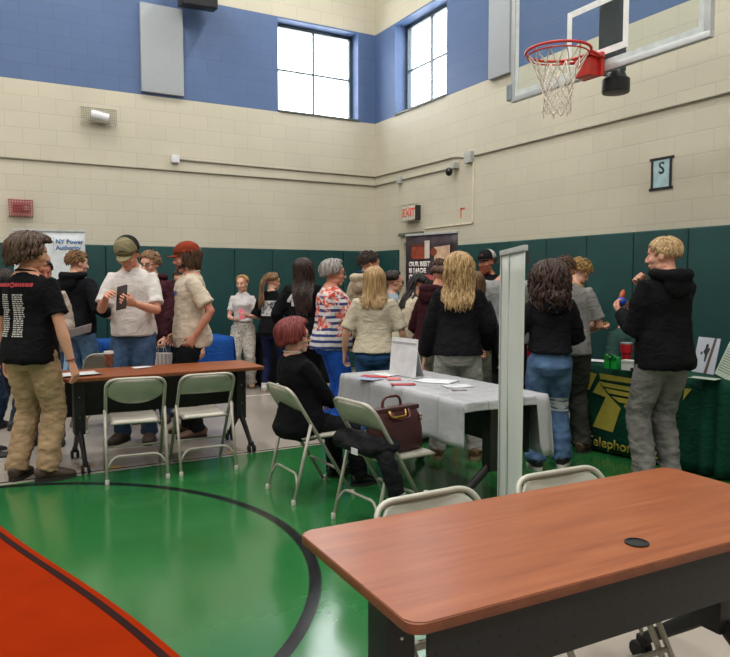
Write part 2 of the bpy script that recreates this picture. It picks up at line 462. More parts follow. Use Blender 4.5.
    # --- eyes, brows, lips
    for s in (-1, 1):
        e = bmesh.new(); ellipsoid(e, (s * .122, .325, .495), (.045, .035, .026), 12, 8, hm); eo = put('eye', e, M('#e4ddd6', .3), root, smooth_angle=180)
        e = bmesh.new(); ellipsoid(e, (s * .120, .352, .495), (.022, .012, .022), 10, 6, hm); put('iris', e, M('#3a2a20', .25), eo, smooth_angle=180)
        e = bmesh.new(); tube(e, [hm @ Vector(p) for p in ((s * .06, .385, .575), (s * .13, .385, .597), (s * .215, .335, .58))], [hh * .012, hh * .017, hh * .008], 6); put('eyebrow', e, hair_mat(brow, brow), root, smooth_angle=180)
    e = bmesh.new(); ellipsoid(e, (0, .392, .243), (.085, .026, .018), 12, 6, hm); ellipsoid(e, (0, .383, .208), (.074, .032, .021), 12, 6, hm); put('lips', e, M('#b0685c', .45), root, smooth_angle=180)
    # --- clothes
    if shirt:
        lo = shirt.get('hem', -.035); ex = shirt.get('ex', .009) * .68; sl = shirt.get('sleeve', .5); b = bmesh.new(); rows = []
        wmax = max(t[1] for t in T if t[0] > .15)
        zs_ = [lo] + [t[0] for t in T if lo + .02 < t[0] < .300]
        def interp(s):
            for p, q in zip(T, T[1:]):
                if p[0] <= s <= q[0]:
                    t = (s - p[0]) / (q[0] - p[0]); return [p[i] + (q[i] - p[i]) * t for i in range(4)]
            return list(T[0])
        drape = shirt.get('drape', .93)
        for s in zs_:
            _, a, d, c = interp(s); g = 1 if s < .2 else 0
            if g: a = max(a, wmax * drape); d = max(d, .066 * w * drape)
            hm_ = shirt.get('over', .018) * (1 - smooth01((s - .02) / .10)); rows.append((s, a + ex * (1.1 if s < .23 else .6) + hm_ * .5, d + ex * (1.1 if s < .26 else .7) + hm_, c))
        rows.append((.306, .049 * (.5 + .5 * w), .043, -.010)); rows.append((.316, .039 * ls, .041 * ls, -.009))
        if shirt.get('open_neck'): rows[-1] = (.312, .06, .045, -.012)
        torso(b, rows)
        for s, (S, E_, W, spec) in arms.items():
            q = H * ls * (1 + (w - 1) * .5); e2 = ex * H
            pts = [spine(.252) + fch @ Vector((s * sw * H * .45, 0, 0)), S, S.lerp(E_, .3), S.lerp(E_, .65)]; rr = [.028 * q + e2 * .6, .0305 * q + e2 * .75, .0305 * q + e2 * .9, .030 * q + e2 * 1.1]
            if sl <= .6:
                pts.append(S.lerp(E_, sl * 1.6)); rr.append(.032 * q + e2 * 1.6)
                if sl < .42: pts = pts[:3] + pts[-1:]; rr = rr[:3] + rr[-1:]
            else:
                pts += [E_, E_.lerp(W, .3), E_.lerp(W, .65), E_.lerp(W, min(.97, sl))]; lw = shirt.get('cuff', 1.0)
                rr += [.029 * q + e2 * 1.1, .029 * q + e2, .0255 * q + e2 * lw, .0185 * q + e2 * .7 * lw]
            tube(b, pts, rr, 12)
        if shirt.get('hem_band'):
            pass
        me = bake(b, .0125, 4); seed_ = seed
        zc = spine(.1).z
        fold(me, shirt.get('fold', .007), 9, seed_, (1, 1, .75)); fold(me, shirt.get('fold', .007) * .5, 22, seed_ + 3)
        out['shirt'] = put(shirt.get('name', 'shirt'), me, shirt['mat'], root); 
        if shirt.get('collar'):   # ribbed neckline
            e = bmesh.new(); pts = []
            for k in range(21):
                a = 2 * PI * k / 20; p = spine(.314) + frame(.314) @ Vector((math.cos(a) * .0405 * H * ls, math.sin(a) * .0425 * H * ls - .009 * H, -.008 * math.sin(a) * H)); pts.append(p)
            tube(e, pts, .0045 * H, 6); put('collar', e, shirt['mat'] if shirt['collar'] is True else shirt['collar'], out['shirt'], smooth_angle=180)
        if shirt.get('band'):
            pass
    if hood:
        e = bmesh.new(); pts = []; rr = []
        for k in range(13):
            f_ = R(-138 + 276 * k / 12); bk = (1 + math.cos(f_)) / 2
            p = spine(.322 - .018 * bk) + frame(.3) @ Vector((math.sin(f_) * .064 * H, (-math.cos(f_) * (.050 + .022 * bk) - .012) * H, 0))
            pts.append(p); rr.append(((.013 + .016 * bk) * H, (.012 + .020 * bk) * H))
        tube(e, pts, rr, 10); ellipsoid(e, spine(.268) + frame(.26) @ Vector((0, -.074 * H * w, 0)), (.060 * H, .028 * H, .050 * H))
        me = bake(e, .012, 4); fold(me, .006, 16, seed + 9); out['hood'] = put('hood', me, hood, root)
    if pants:
        b = bmesh.new(); ex = max(.0035, pants.get('ex', .007) * .6); top = pants.get('top', .045)
        rows = []
        for s, a, d, c in T:
            if s <= top: rows.append((s, a + ex * .8, d + ex, c))
        _, a, d, c = [t for t in T if t[0] > top][0]
        rows.append((top + .012, min(a, rows[-1][1]) + ex * .3, d + ex * .6, c)); torso(b, rows)
        rw = pants.get('leg', (1, 1, 1))
        for s, (Hp, K, A, toe) in legs.items():
            q = H * (.5 + .5 * w); e2 = ex * H; en = pants.get('len', 1.0); A2 = K.lerp(A, en)
            tube(b, [Hp + Vector((0, 0, .03 * H)), Hp, Hp.lerp(K, .4), Hp.lerp(K, .75), K, K.lerp(A2, .3), K.lerp(A2, .7), K.lerp(A2, .92), A2 - Vector((0, 0, .012 * H)) if en > .9 else A2],
                 [.049 * q + e2, .052 * q + e2, .047 * q * rw[0] + e2, .040 * q * rw[0] + e2, .035 * q * rw[1] + e2, .034 * q * rw[1] + e2, .029 * q * rw[2] + e2, .028 * q * rw[2] + e2, .029 * q * rw[2] + e2 * 1.2], 14)
        me = bake(b, .0135, 3)
        ka = legs[1][1].z; fd = pants.get('fold', .007)
        fold(me, fd, 10, seed + 5, (1, 1, 1.5), 1, lambda c: (1 - smooth01((c.z - ph + .16 * H) / (.10 * H)) if not seat else .3) * .6 + .9 * math.exp(-((c.z - .12) / .16) ** 2) + .35 * math.exp(-((c.z - ka) / .1) ** 2)); fold(me, fd * .5, 24, seed + 6, (1, 1, 1.8))
        out['pants'] = put(pants.get('name', 'trousers'), me, pants['mat'], root)
    if shoes:
        for s, (Hp, K, A, toe) in legs.items():
            L_ = (.155 if sex == 'm' else .145) * H; W_ = .028 * H * shoes.get('w', 1.0); q = shoes.get('boot', 0) * H
            e = bmesh.new(); z0 = A.z - .05 * H if not seat else A.z - .05 * H
            mm = Matrix.Translation((A.x, A.y, z0)) @ Matrix.Rotation(-R(toe), 4, 'Z') @ Matrix.Rotation(R(shoes.get('tilt', 0)) * 0, 4, 'X')
            pts = [(0, -.30 * L_, .030 * H), (0, -.22 * L_, .034 * H), (0, 0, .036 * H), (0, .22 * L_, .030 * H), (0, .48 * L_, .022 * H), (0, .64 * L_, .018 * H), (0, .70 * L_, .017 * H)]
            tube(e, pts, [(W_ * .6, .020 * H), (W_ * .86, .028 * H), (W_ * .92, .030 * H), (W_ * 1.0, .024 * H), (W_ * 1.06, .016 * H), (W_ * .8, .012 * H), (W_ * .4, .008 * H)], 14, up=(1, 0, 0))
            tube(e, [(0, -.06 * L_, .03 * H), (0, -.06 * L_, (.06) * H + q)], [.029 * H, .027 * H], 12)
            for v in e.verts: v.co = mm @ v.co
            me = bake(e, .007, 2); so = put('shoe', me, shoes['mat'], root)
            e = bmesh.new(); ol = []
            for k in range(24):
                a = 2 * PI * k / 24; y = .20 * L_ + .52 * L_ * math.sin(a); ww = W_ * (1.12 - .16 * smooth01((.1 * L_ - y) / (.4 * L_))); ol.append((ww * math.copysign(abs(math.cos(a)) ** .6, math.cos(a)), y))
            prism(e, ol, .001, .016 * H, mm); put('sole', e, shoes.get('sole', M('#2a2522', .8)), so, smooth_angle=40)
    # --- hair
    if hair:
        hs = dict(hair); hs['_hh'] = hh; nb = spine(.30)
        hs['_neck'] = (spine(.285), .118 * H * w * (1 if sex == 'm' else .9), .066 * H) if not hair.get('tail_only') else None
        for k in ('len',): hs[k] = hs.get(k, 0)
        hs['thick'] = hs.get('thick', .012)
        b = bmesh.new(); hair_strands(b, hm, hs, seed)
        if hair.get('tail'):   # gathered at the back
            base = hm @ Vector(hair.get('tail_at', (0, -.50, .70))); r2 = random.Random(seed + 1); TL = hair['tail']
            for i in range(34):
                p = base + Vector((r2.gauss(0, .010), r2.gauss(0, .010), r2.gauss(0, .012))); d = (frame(.3) @ Fh.col[1] * 0 + (Fh @ Vector((0, -1, .1)))).normalized(); pts = [hm @ Vector((r2.uniform(-.16, .16), -.36, hair.get('tail_at', (0, -.5, .70))[2] + r2.uniform(-.12, .12))), p]; q = p.copy(); ww = r2.uniform(0, 6)
                for k in range(9):
                    d = (d * .5 + Vector((r2.gauss(0, .08), -.06, -1)) * .5).normalized(); q = q + d * TL * r2.uniform(.9, 1.1) / 9; pts.append(q + Vector((math.sin(k * 1.1 + ww), math.cos(k * 1.3 + ww), 0)) * hair.get('wave', .004))
                tube(b, pts, [.008] + [.011] * 8 + [.006, .002], 5)
        if hair.get('bun'):
            base = hm @ Vector(hair.get('bun_at', (0, -.42, 1.02))); r2 = random.Random(seed)
            for i in range(26):
                ax = Vector((r2.gauss(0, 1), r2.gauss(0, 1), r2.gauss(0, 1))).normalized(); u = ax.orthogonal().normalized(); v = ax.cross(u); rad = hair['bun'] * r2.uniform(.7, 1.0)
                tube(b, [base + (u * math.cos(t * .7) + v * math.sin(t * .7)) * rad for t in range(8)], .009, 5)
        if 'shirt' in out:
            V_, P_ = [], []
            for me_ in [out['shirt'].data] + ([out['hood'].data] if 'hood' in out else []):
                k0 = len(V_); V_ += [v.co.copy() for v in me_.vertices]; P_ += [tuple(i + k0 for i in p.vertices) for p in me_.polygons]
            bv = BVHTree.FromPolygons(V_, P_); ztop = spine(.33).z + .02
            for v in b.verts:
                if v.co.z > ztop: continue
                hit = bv.find_nearest(v.co)
                if hit[0] is not None:
                    dd = (v.co - hit[0]).dot(hit[1])
                    if dd < .009 and (v.co - hit[0]).length < .15: v.co = hit[0] + hit[1] * (.009 + .006 * ((v.index * 7919) % 13) / 13) + Vector((0, 0, -.25 * max(0, -dd)))
        out['hair'] = put('hair', mesh_from(b, 'hair', True, False), hair_mat(hair['c'][0], hair['c'][1]), root)
        if hair.get('streak'):
            b = bmesh.new(); h2 = dict(hs); h2.update(hair['streak']); r2 = random.Random(5)
            for i in range(14):
                p = hm @ Vector((-.33 + r2.uniform(-.02, .03), r2.uniform(-.02, .22), .72)); pts = [hm @ Vector((-.12, .1, 1.0)), hm @ Vector((-.30, .12, .9)), p]; wv = r2.uniform(0, 6)
                for k in range(6): p = p + Vector((r2.gauss(-.004, .008), r2.gauss(0, .008), -.024)); pts.append(p.copy())
                tube(b, pts, [.007, .012, .012, .012, .012, .011, .01, .008, .003], 5)
            put('blond_streak', b, hair_mat(*hair['streak']['c']), out['hair'], smooth_angle=180)
    if beard:
        b = bmesh.new(); r2 = random.Random(seed)
        for i in range(beard.get('n', 240)):
            a = r2.uniform(-1, 1); t = r2.uniform(0, 1); p = Vector((a * .25, .34 - .26 * abs(a) ** 1.6 + r2.uniform(-.02, .02), .26 - t * .2 + .10 * abs(a)))
            if abs(a) < .36 and .19 < p.z < .27: continue
            q = p + Vector((a * .05, .05, -.07)) * beard.get('k', 1); s_ = q + Vector((0, -.01, -beard.get('len', .12) * r2.uniform(.5, 1)))
            tube(b, [hm @ p, hm @ q, hm @ s_], [.005, .006, .002], 5)
        for s in (-1, 1): tube(b, [hm @ Vector(p) for p in ((0, .41, .285), (s * .07, .40, .275), (s * .12, .35, .225))], [.006, .007, .004], 6)
        put('beard', b, hair_mat(*beard['c']), root, smooth_angle=180)
    if cap:
        b = bmesh.new(); C = Vector((0, -.06, .63)); U, V = 28, 9; rows = []
        tl = cap.get('tilt', 0)
        for i in range(V + 1):
            th = R(88) * i / V + .01; rows.append([hm @ (C + Vector((.395 * math.sin(th) * math.cos(2 * PI * k / U), .475 * math.sin(th) * math.sin(2 * PI * k / U), .445 * math.cos(th) ** .85 + .02))) for k in range(U)])
        vr = [[b.verts.new(p) for p in q] for q in rows]; fi = []
        for i, (a, c) in enumerate(zip(vr, vr[1:])):
            for k in range(U): b.faces.new((a[k], c[k], c[(k + 1) % U], a[(k + 1) % U]))
        b.faces.new(vr[0]); bmesh.ops.recalc_face_normals(b, faces=b.faces[:])
        b.faces.ensure_lookup_table()
        me = mesh_from(b, 'cap'); mats = cap['mat'] if isinstance(cap['mat'], (list, tuple)) else [cap['mat']]
        co = put('cap', me, mats, root); so = co.modifiers.new('thickness', 'SOLIDIFY'); so.thickness = .005; so.offset = 1
        if len(mats) > 1:   # rear panels of another cloth
            inv = hm.inverted()
            for p in me.polygons:
                c_ = inv @ p.center
                if abs(math.atan2(c_.x, c_.y + .06)) > R(77): p.material_index = 1
        b = bmesh.new(); g = []
        for j in range(5):
            t = j / 4; g.append([b.verts.new(hm @ Vector((.33 * math.sin(a) * (1 - .10 * t), -.06 + .47 * math.cos(a) * (1 - .0 * t) + .27 * t * (math.cos(a) ** .8 if math.cos(a) > 0 else 0), .655 - .10 * math.sin(abs(a)) ** 2 * .6 - .05 * t)))
                      for a in [R(-62 + 124 * k / 14) for k in range(15)]])
        for a, c in zip(g, g[1:]):
            for k in range(14): b.faces.new((a[k], a[k + 1], c[k + 1], c[k]))
        bo = put('brim', b, cap.get('brim', mats[0]), co, smooth_angle=180); so = bo.modifiers.new('thickness', 'SOLIDIFY'); so.thickness = .006
        b = bmesh.new(); ellipsoid(b, (0, -.06, 1.10), (.035, .035, .02), 10, 6, hm); put('button', b, mats[-1], co, smooth_angle=180)
        if cap.get('patch'):
            b = bmesh.new(); ol = [(.11 * math.cos(a), .075 * math.sin(a)) for a in [2 * PI * k / 18 for k in range(18)]]
            for k in range(18): pass
            pm = hm @ Matrix.Translation((0, .385, .80)) @ Matrix.Rotation(R(68), 4, 'X'); prism(b, ol, -.02, .035, pm); put('patch', b, cap['patch'], co, smooth_angle=30)
    if glasses:
        b = bmesh.new(); rr = hh * .014
        for s in (-1, 1):
            tube(b, [hm @ Vector((s * .135 + .085 * math.cos(a), .425 - .03 * abs(math.cos(a)), .49 + .062 * math.sin(a))) for a in [2 * PI * k / 14 for k in range(15)]], rr, 6)
            tube(b, [hm @ Vector(p) for p in ((s * .225, .39, .51), (s * .31, .2, .52), (s * .35, -.02, .52), (s * .345, -.1, .46))], rr * .8, 6)
        tube(b, [hm @ Vector(p) for p in ((-.05, .425, .50), (0, .44, .515), (.05, .425, .50))], rr * .8, 6)
        put('glasses', b, glasses, root, smooth_angle=180)
    return out
def project_back(out, shapes, mat, name, front=False, yoff=.004):
    """flat ink shapes ((x, z) polygons) laid on the back (or front) of the shirt"""
    me = out['shirt'].data; bvh = BVHTree.FromPolygons([v.co for v in me.vertices], [p.vertices[:] for p in me.polygons]); b = bmesh.new()
    d = Vector((0, 1, 0)) if not front else Vector((0, -1, 0))
    for poly in shapes:
        vs = []
        for x, z in poly:
            hit = bvh.ray_cast(Vector((x, 0, z)) - d * .9, d)
            if hit[0] is None: vs = None; break
            vs.append(b.verts.new(hit[0] - d * yoff))
        if vs:
            try: b.faces.new(vs)
            except ValueError: pass
    return put(name, b, mat, out['shirt'])
def text_shapes(s, size, cx, cz, bold=0.0, mirror=False):
    me = text_mesh(s, size, bold); o = [[((-1 if mirror else 1) * me.vertices[i].co.x + cx, me.vertices[i].co.y + cz) for i in p.vertices] for p in me.polygons]
    bpy.data.meshes.remove(me); return o
def grid_rect(x0, z0, x1, z1, n=6):
    return [[(x0 + (x1 - x0) * i / n, z0), (x0 + (x1 - x0) * (i + 1) / n, z0), (x0 + (x1 - x0) * (i + 1) / n, z1), (x0 + (x1 - x0) * i / n, z1)] for i in range(n)]
# ---------------------------------------------------------------- world, camera, light
w = bpy.data.worlds.new('world'); sc.world = w; w.use_nodes = True
w.node_tree.nodes['Background'].inputs[0].default_value = (.93, .97, 1, 1); w.node_tree.nodes['Background'].inputs[1].default_value = 10.0
cam = bpy.data.cameras.new('camera'); co = bpy.data.objects.new('camera', cam); COL.objects.link(co); sc.camera = co
cam.sensor_fit = 'HORIZONTAL'; cam.sensor_width = 36; cam.lens = 36 * F_PX / 730; cam.clip_start = .02
co.location = (0, 0, CAM_H); co.rotation_euler = Euler((PI / 2 - PITCH, 0, -YAW), 'XYZ')
vs = sc.view_settings; vs.view_transform = 'Standard'; vs.look = 'None'; vs.exposure = EXPOSURE; vs.gamma = 1; vs.use_curve_mapping = False
CEIL = 8.0
def fixture(x, y, rot, power):
    t = thing('ceiling_light', 'long white gymnasium ceiling light hung under the ceiling', 'ceiling light', (x, y, CEIL - .55), rot, 'gymnasium ceiling lights')
    b = bmesh.new(); bevbox(b, (-.65, -.22, 0), (.65, .22, .09), .02); put('housing', b, M('#d8d8d6', .4), t)
    e = NT('lamp_diffuser'); e.b.inputs['Emission Color'].default_value = (1, .97, .92, 1); e.b.inputs['Emission Strength'].default_value = 3.2
    b = bmesh.new(); box(b, (-.6, -.18, -.012), (.6, .18, -.001)); put('diffuser', b, e.m, t)
    for s in (-.5, .5):
        b = bmesh.new(); tube(b, [(s, 0, .09), (s, 0, .55)], .006, 6); put('hanger', b, M('#8a8a88', .4, 1), t)
    ld = bpy.data.lights.new('lamp', 'AREA'); ld.shape = 'RECTANGLE'; ld.size = 1.2; ld.size_y = .36; ld.energy = power; ld.color = (1, .98, .95)
    lo = bpy.data.objects.new('lamp', ld); COL.objects.link(lo); lo.parent = t; lo.location = (0, 0, -.02)
for x in (-6.0, -2.4, 1.2, 4.2):
    for y in (-2.5, 1.2, 4.9, 8.3): fixture(x, y, PI / 2, LAMP)

# ---------------------------------------------------------------- walls
BLUE0, BLUE1 = 4.064, 5.486
def wall_material(name, axis):
    t = NT(name, .5, 0, .3); co = t.coord(); X, Y, Z = t.sep(co); u = X if axis == 'x' else Y
    cv = t.n('ShaderNodeCombineXYZ'); t.l(u, cv.inputs[0]); t.l(Z, cv.inputs[1])
    br = t.n('ShaderNodeTexBrick'); t.l(cv.outputs[0], br.inputs['Vector'])
    for k, v in (('Scale', 1.0), ('Mortar Size', .0055), ('Mortar Smooth', .35), ('Bias', 0), ('Brick Width', .4064), ('Row Height', .2032)): br.inputs[k].default_value = v
    br.inputs['Color1'].default_value = (.96, .96, .96, 1); br.inputs['Color2'].default_value = (1, 1, 1, 1); br.inputs['Mortar'].default_value = (.86, .86, .86, 1)
    blue = t.math('MULTIPLY', t.math('GREATER_THAN', Z, BLUE0), t.math('LESS_THAN', Z, BLUE1))
    c = t.mix(blue, lin(CREAM), lin(BLUE)); nz = t.noise(co, 1.6, 4)
    mx = t.n('ShaderNodeMix', data_type='RGBA', blend_type='MULTIPLY'); mx.inputs[0].default_value = 1; t.l(c, mx.inputs[6])
    k = t.n('ShaderNodeMix', data_type='RGBA', blend_type='MULTIPLY'); k.inputs[0].default_value = .55; t.l(br.outputs['Color'], k.inputs[6]); t.l(t.ramp(nz, [(.3, (.9, .9, .9, 1)), (.7, (1, 1, 1, 1))]), k.inputs[7])
    t.l(k.outputs[2], mx.inputs[7]); t.base(mx.outputs[2])
    h = t.math('ADD', t.math('MULTIPLY', br.outputs['Fac'], -1.0), t.math('MULTIPLY', t.noise(co, 60, 3), .12)); t.bump(h, .30, .008)
    return t.m
WM = {'x': wall_material('painted_block_wall', 'x'), 'y': wall_material('painted_block_wall_b', 'y')}
def wall(name, axis, pos, u0, u1, depth, holes=()):
    """block wall in the plane axis=pos (x or y constant) from u0 to u1, its outside face depth further out"""
    us = sorted({u0, u1, *[h[0] for h in holes], *[h[1] for h in holes]}); zs = sorted({0, CEIL, *[h[2] for h in holes], *[h[3] for h in holes]}); b = bmesh.new()
    P = (lambda u, z, d: (u, pos + d, z)) if axis == 'y' else (lambda u, z, d: (pos + d, u, z))
    inside = lambda u, z: any(h[0] < u < h[1] and h[2] < z < h[3] for h in holes)
    for d in (0, depth):
        for a, c in zip(us, us[1:]):
            for e, f in zip(zs, zs[1:]):
                if not inside((a + c) / 2, (e + f) / 2): b.faces.new([b.verts.new(P(*q, d)) for q in ((a, e), (c, e), (c, f), (a, f))])
    for h in list(holes) + [(u0, u1, 0, CEIL)]:
        q = [(h[0], h[2]), (h[1], h[2]), (h[1], h[3]), (h[0], h[3])]
        for i in range(4): b.faces.new([b.verts.new(P(*q[i], 0)), b.verts.new(P(*q[(i + 1) % 4], 0)), b.verts.new(P(*q[(i + 1) % 4], depth)), b.verts.new(P(*q[i], depth))])
    bmesh.ops.remove_doubles(b, verts=b.verts[:], dist=1e-5)
    return struct(name, b, WM['x' if axis == 'y' else 'y'])
W1 = (4.16, 5.55, BLUE0, BLUE1 - .02); W2 = (8.19, 9.56, BLUE0, BLUE1 - .02); DOOR = (7.93, 9.32, 0, 2.16)
wall('wall_left', 'y', WALL_Y, -9, WALL_X + .3, .32, [W1]); wall('wall_right', 'x', WALL_X, -6, WALL_Y, .32, [W2, DOOR])
wall('wall_back', 'y', -6, -9, WALL_X, -.2); wall('wall_side', 'x', -9, -6, WALL_Y, -.2)
b = bmesh.new(); box(b, (-9, -6, CEIL), (WALL_X, WALL_Y, CEIL + .1)); struct('ceiling', b, M('#e9e6de', .8))
def window(n, axis, pos, W):
    u0, u1, z0, z1 = W; P = (lambda u, d, z: Vector((u, pos + d, z))) if axis == 'y' else (lambda u, d, z: Vector((pos + d, u, z)))
    t = bpy.data.objects.new('window_%d' % n, None); COL.objects.link(t); t['kind'] = 'structure'
    def bar(b, a0, a1, c0, c1, d0=.20, d1=.26):
        p, q = P(a0, d0, c0), P(a1, d1, c1); box(b, [min(p[i], q[i]) for i in range(3)], [max(p[i], q[i]) for i in range(3)])
    b = bmesh.new(); f = .055
    bar(b, u0, u0 + f, z0, z1); bar(b, u1 - f, u1, z0, z1); bar(b, u0 + f, u1 - f, z0, z0 + f); bar(b, u0 + f, u1 - f, z1 - f, z1)
    put('window_frame', b, M('#3c4a50', .4), t)
    um = (u0 + u1) / 2 + (.0 if axis == 'y' else 0); zm = z0 + (z1 - z0) * .50
    b = bmesh.new(); bar(b, um - .014, um + .014, z0 + f, z1 - f, .21, .25); bar(b, u0 + f, um - .014, zm - .014, zm + .014, .21, .25); bar(b, um + .014, u1 - f, zm - .014, zm + .014, .21, .25)
    put('window_muntin', b, M('#59666b', .4), t)
    g = NT('window_glass', .02); g.b.inputs['Transmission Weight'].default_value = 1; g.b.inputs['IOR'].default_value = 1.02
    for a0, a1 in ((u0 + f, um - .014), (um + .014, u1 - f)):
        for c0, c1 in ((z0 + f, zm - .014), (zm + .014, z1 - f)):
            b = bmesh.new(); bar(b, a0, a1, c0, c1, .228, .232); put('window_pane', b, g.m, t)
    b = bmesh.new(); bar(b, u0, u1, z0, z0 + .03, -.02, .20); put('window_sill', b, M('#4a4f4c', .5), t)
window(1, 'y', WALL_Y, W1); window(2, 'x', WALL_X, W2)
# door behind the poster banner
t = bpy.data.objects.new('door_1', None); COL.objects.link(t); t['kind'] = 'structure'
fm = M('#b9b29c', .5); b = bmesh.new(); X = WALL_X
box(b, (X - .02, DOOR[1] - .07, 0), (X + .14, DOOR[1], DOOR[3])); box(b, (X - .02, DOOR[0], 0), (X + .14, DOOR[0] + .07, DOOR[3])); box(b, (X - .02, DOOR[0] + .07, DOOR[3] - .09), (X + .14, DOOR[1] - .07, DOOR[3])); put('door_frame', b, fm, t)
ym = (DOOR[0] + DOOR[1]) / 2
for a, c in ((DOOR[0] + .075, ym - .004), (ym + .004, DOOR[1] - .075)):
    b = bmesh.new(); bevbox(b, (X + .05, a, .01), (X + .095, c, DOOR[3] - .095), .004); d = put('door_leaf', b, M('#54625c', .45), t)
    b = bmesh.new(); tube(b, [(X + .02, a + .12, 1.0), (X + .02, c - .12, 1.0)], .018, 10); box(b, (X + .02, a + .1, .96), (X + .05, a + .16, 1.04)); box(b, (X + .02, c - .16, .96), (X + .05, c - .1, 1.04)); put('push_bar', b, M('#a9aaa6', .35, .9), d)
b = bmesh.new(); bevbox(b, (X - .06, 8.72, 2.165), (X - .002, 9.36, 2.215), .006); struct('trim_1', b, M('#5d6258', .5))

# ---------------------------------------------------------------- floor
t = NT('tan_floor', .22, 0, .5); co_ = t.coord(); nz = t.noise(co_, .9, 5); nz2 = t.noise(co_, 24, 3)
t.base(t.ramp(nz, [(.3, lin('#9f968b')), (.7, lin('#b1a89d'))])); t.val(t.b.inputs['Roughness'], t.math('ADD', t.math('MULTIPLY', nz2, .06), .2))
b = bmesh.new(); box(b, (-9, -6, -.1), (WALL_X, WALL_Y, 0)); struct('floor', b, t.m)
t = NT('green_floor_paint', .2, 0, .5); co_ = t.coord(); nz = t.noise(co_, .8, 5, .6); nz2 = t.noise(co_, 30, 3)
sc1 = t.noise(t.mapv(co_, (1.2, 34, 1), rot=(0, 0, .5)), 1.1, 5, .65); sc2 = t.noise(t.mapv(co_, (40, 1.5, 1), rot=(0, 0, .25)), 1.0, 5, .65)
scf = t.math('ADD', t.ramp(sc1, [(.66, (0, 0, 0, 1)), (.72, (1, 1, 1, 1))]), t.ramp(sc2, [(.67, (0, 0, 0, 1)), (.73, (1, 1, 1, 1))]))
t.b.inputs['Coat Weight'].default_value = .5; t.b.inputs['Coat Roughness'].default_value = .13
t.base(t.mix(t.math('MULTIPLY', scf, .10), t.ramp(nz, [(.3, lin(GREEN)), (.7, lin(GREEN2))]), lin('#9dbd9c')))
t.val(t.b.inputs['Roughness'], t.math('ADD', t.math('MULTIPLY', nz2, .03), t.math('ADD', .10, t.math('MULTIPLY', nz, .16))))
CX, CY, CR = -.22, 3.80, 1.805; YA, YB, XB = 2.06, 5.68, 5.55
a0 = math.asin(1); ol = [(XB, YA), (XB, YB)] + [(CX + 1.81 * math.cos(a), CY + 1.81 * math.sin(a)) for a in [R(90 + 180 * k / 40) for k in range(41)]]
b = bmesh.new(); prism(b, ol, .0002, .0012); o = struct('floor_green_paint', b, t.m)
lm = M('#15171a', .25, 0, .1, 9)
b = bmesh.new(); ring = [(CX + r_ * math.cos(R(3 * k)), CY + r_ * math.sin(R(3 * k))) for r_ in (CR - .03, CR + .03) for k in range(121)]
for k in range(120):
    q = [ring[k], ring[k + 1], ring[121 + k + 1], ring[121 + k]]; b.faces.new([b.verts.new((x, y, .0018)) for x, y in q])
bmesh.ops.remove_doubles(b, verts=b.verts[:], dist=1e-5); r_ = bmesh.ops.extrude_face_region(b, geom=b.faces[:])
for e in r_['geom']:
    if isinstance(e, bmesh.types.BMVert): e.co.z = .0013
struct('floor_line_circle', b, lm)
b = bmesh.new(); box(b, (-.2, YB, .0004), (XB, YB + .022, .0014)); struct('floor_line_lane', b, lm)
b = bmesh.new(); box(b, (-.2, YA - .022, .0004), (XB, YA, .0014)); struct('floor_line_lane_near', b, lm)
p, q = at(232, 397.3), at(285, 393.2); d = (q - p).normalized(); n = Vector((-d.y, d.x, 0)) * .022
b = bmesh.new(); prism(b, [tuple((v)[:2]) for v in (p - d * 2.5 - n, q + d * 1 - n, q + d * 1 + n, p - d * 2.5 + n)], .0003, .0013); struct('floor_line_white', b, M('#d9d7d2', .35))
# ---------------------------------------------------------------- roll-up banners
def rollup(label, P0, P1, height, faces, name='rollup_banner'):
    """P0, P1: floor ends of the banner; local x runs P0 -> P1, the printed face looks to local -y"""
    P0, P1 = Vector(P0), Vector(P1); d = P1 - P0; L = d.length; t = thing(name, label, 'banner', (P0 + P1) / 2, math.atan2(d.y, d.x))
    b = bmesh.new(); bevbox(b, (-L / 2 - .01, -.07, .0), (L / 2 + .01, .07, .075), .02, 3); put('base', b, M('#a9adb0', .3, .7), t, smooth_angle=40)
    b = bmesh.new(); bevbox(b, (-L / 2, -.012, height - .028), (L / 2, .012, height), .004); put('top_rail', b, M('#b4b9b8', .5, .2), t, smooth_angle=40)
    b = bmesh.new(); tube(b, [(0, .03, .07), (0, .03, height - .01)], .011, 8); put('pole', b, M('#a4a8a6', .5, .3), t, smooth_angle=180)
    s = faces(t, L, height); return t
def sheet(t, L, h, mat):
    b = bmesh.new(); nz = 14; g = [[b.verts.new((-L / 2 + .004 + (L - .008) * i / 8, .004 * math.sin(j * .5) * math.sin(PI * i / 8), .07 + (h - .09) * j / nz)) for i in range(9)] for j in range(nz + 1)]
    for a, c in zip(g, g[1:]):
        for i in range(8): b.faces.new((a[i], a[i + 1], c[i + 1], c[i]))
    o = put('banner_sheet', b, mat, t, smooth_angle=180); so = o.modifiers.new('thickness', 'SOLIDIFY'); so.thickness = .0015; return o
FACE = lambda x, z, e=-.010: Matrix(((1, 0, 0, x), (0, 0, -1, e), (0, 1, 0, z), (0, 0, 0, 1)))
def flat(parent, name, outline, mat, e=-.009):
    b = bmesh.new(); prism(b, outline, 0, .0008, FACE(0, 0, e)); return put(name, b, mat, parent)
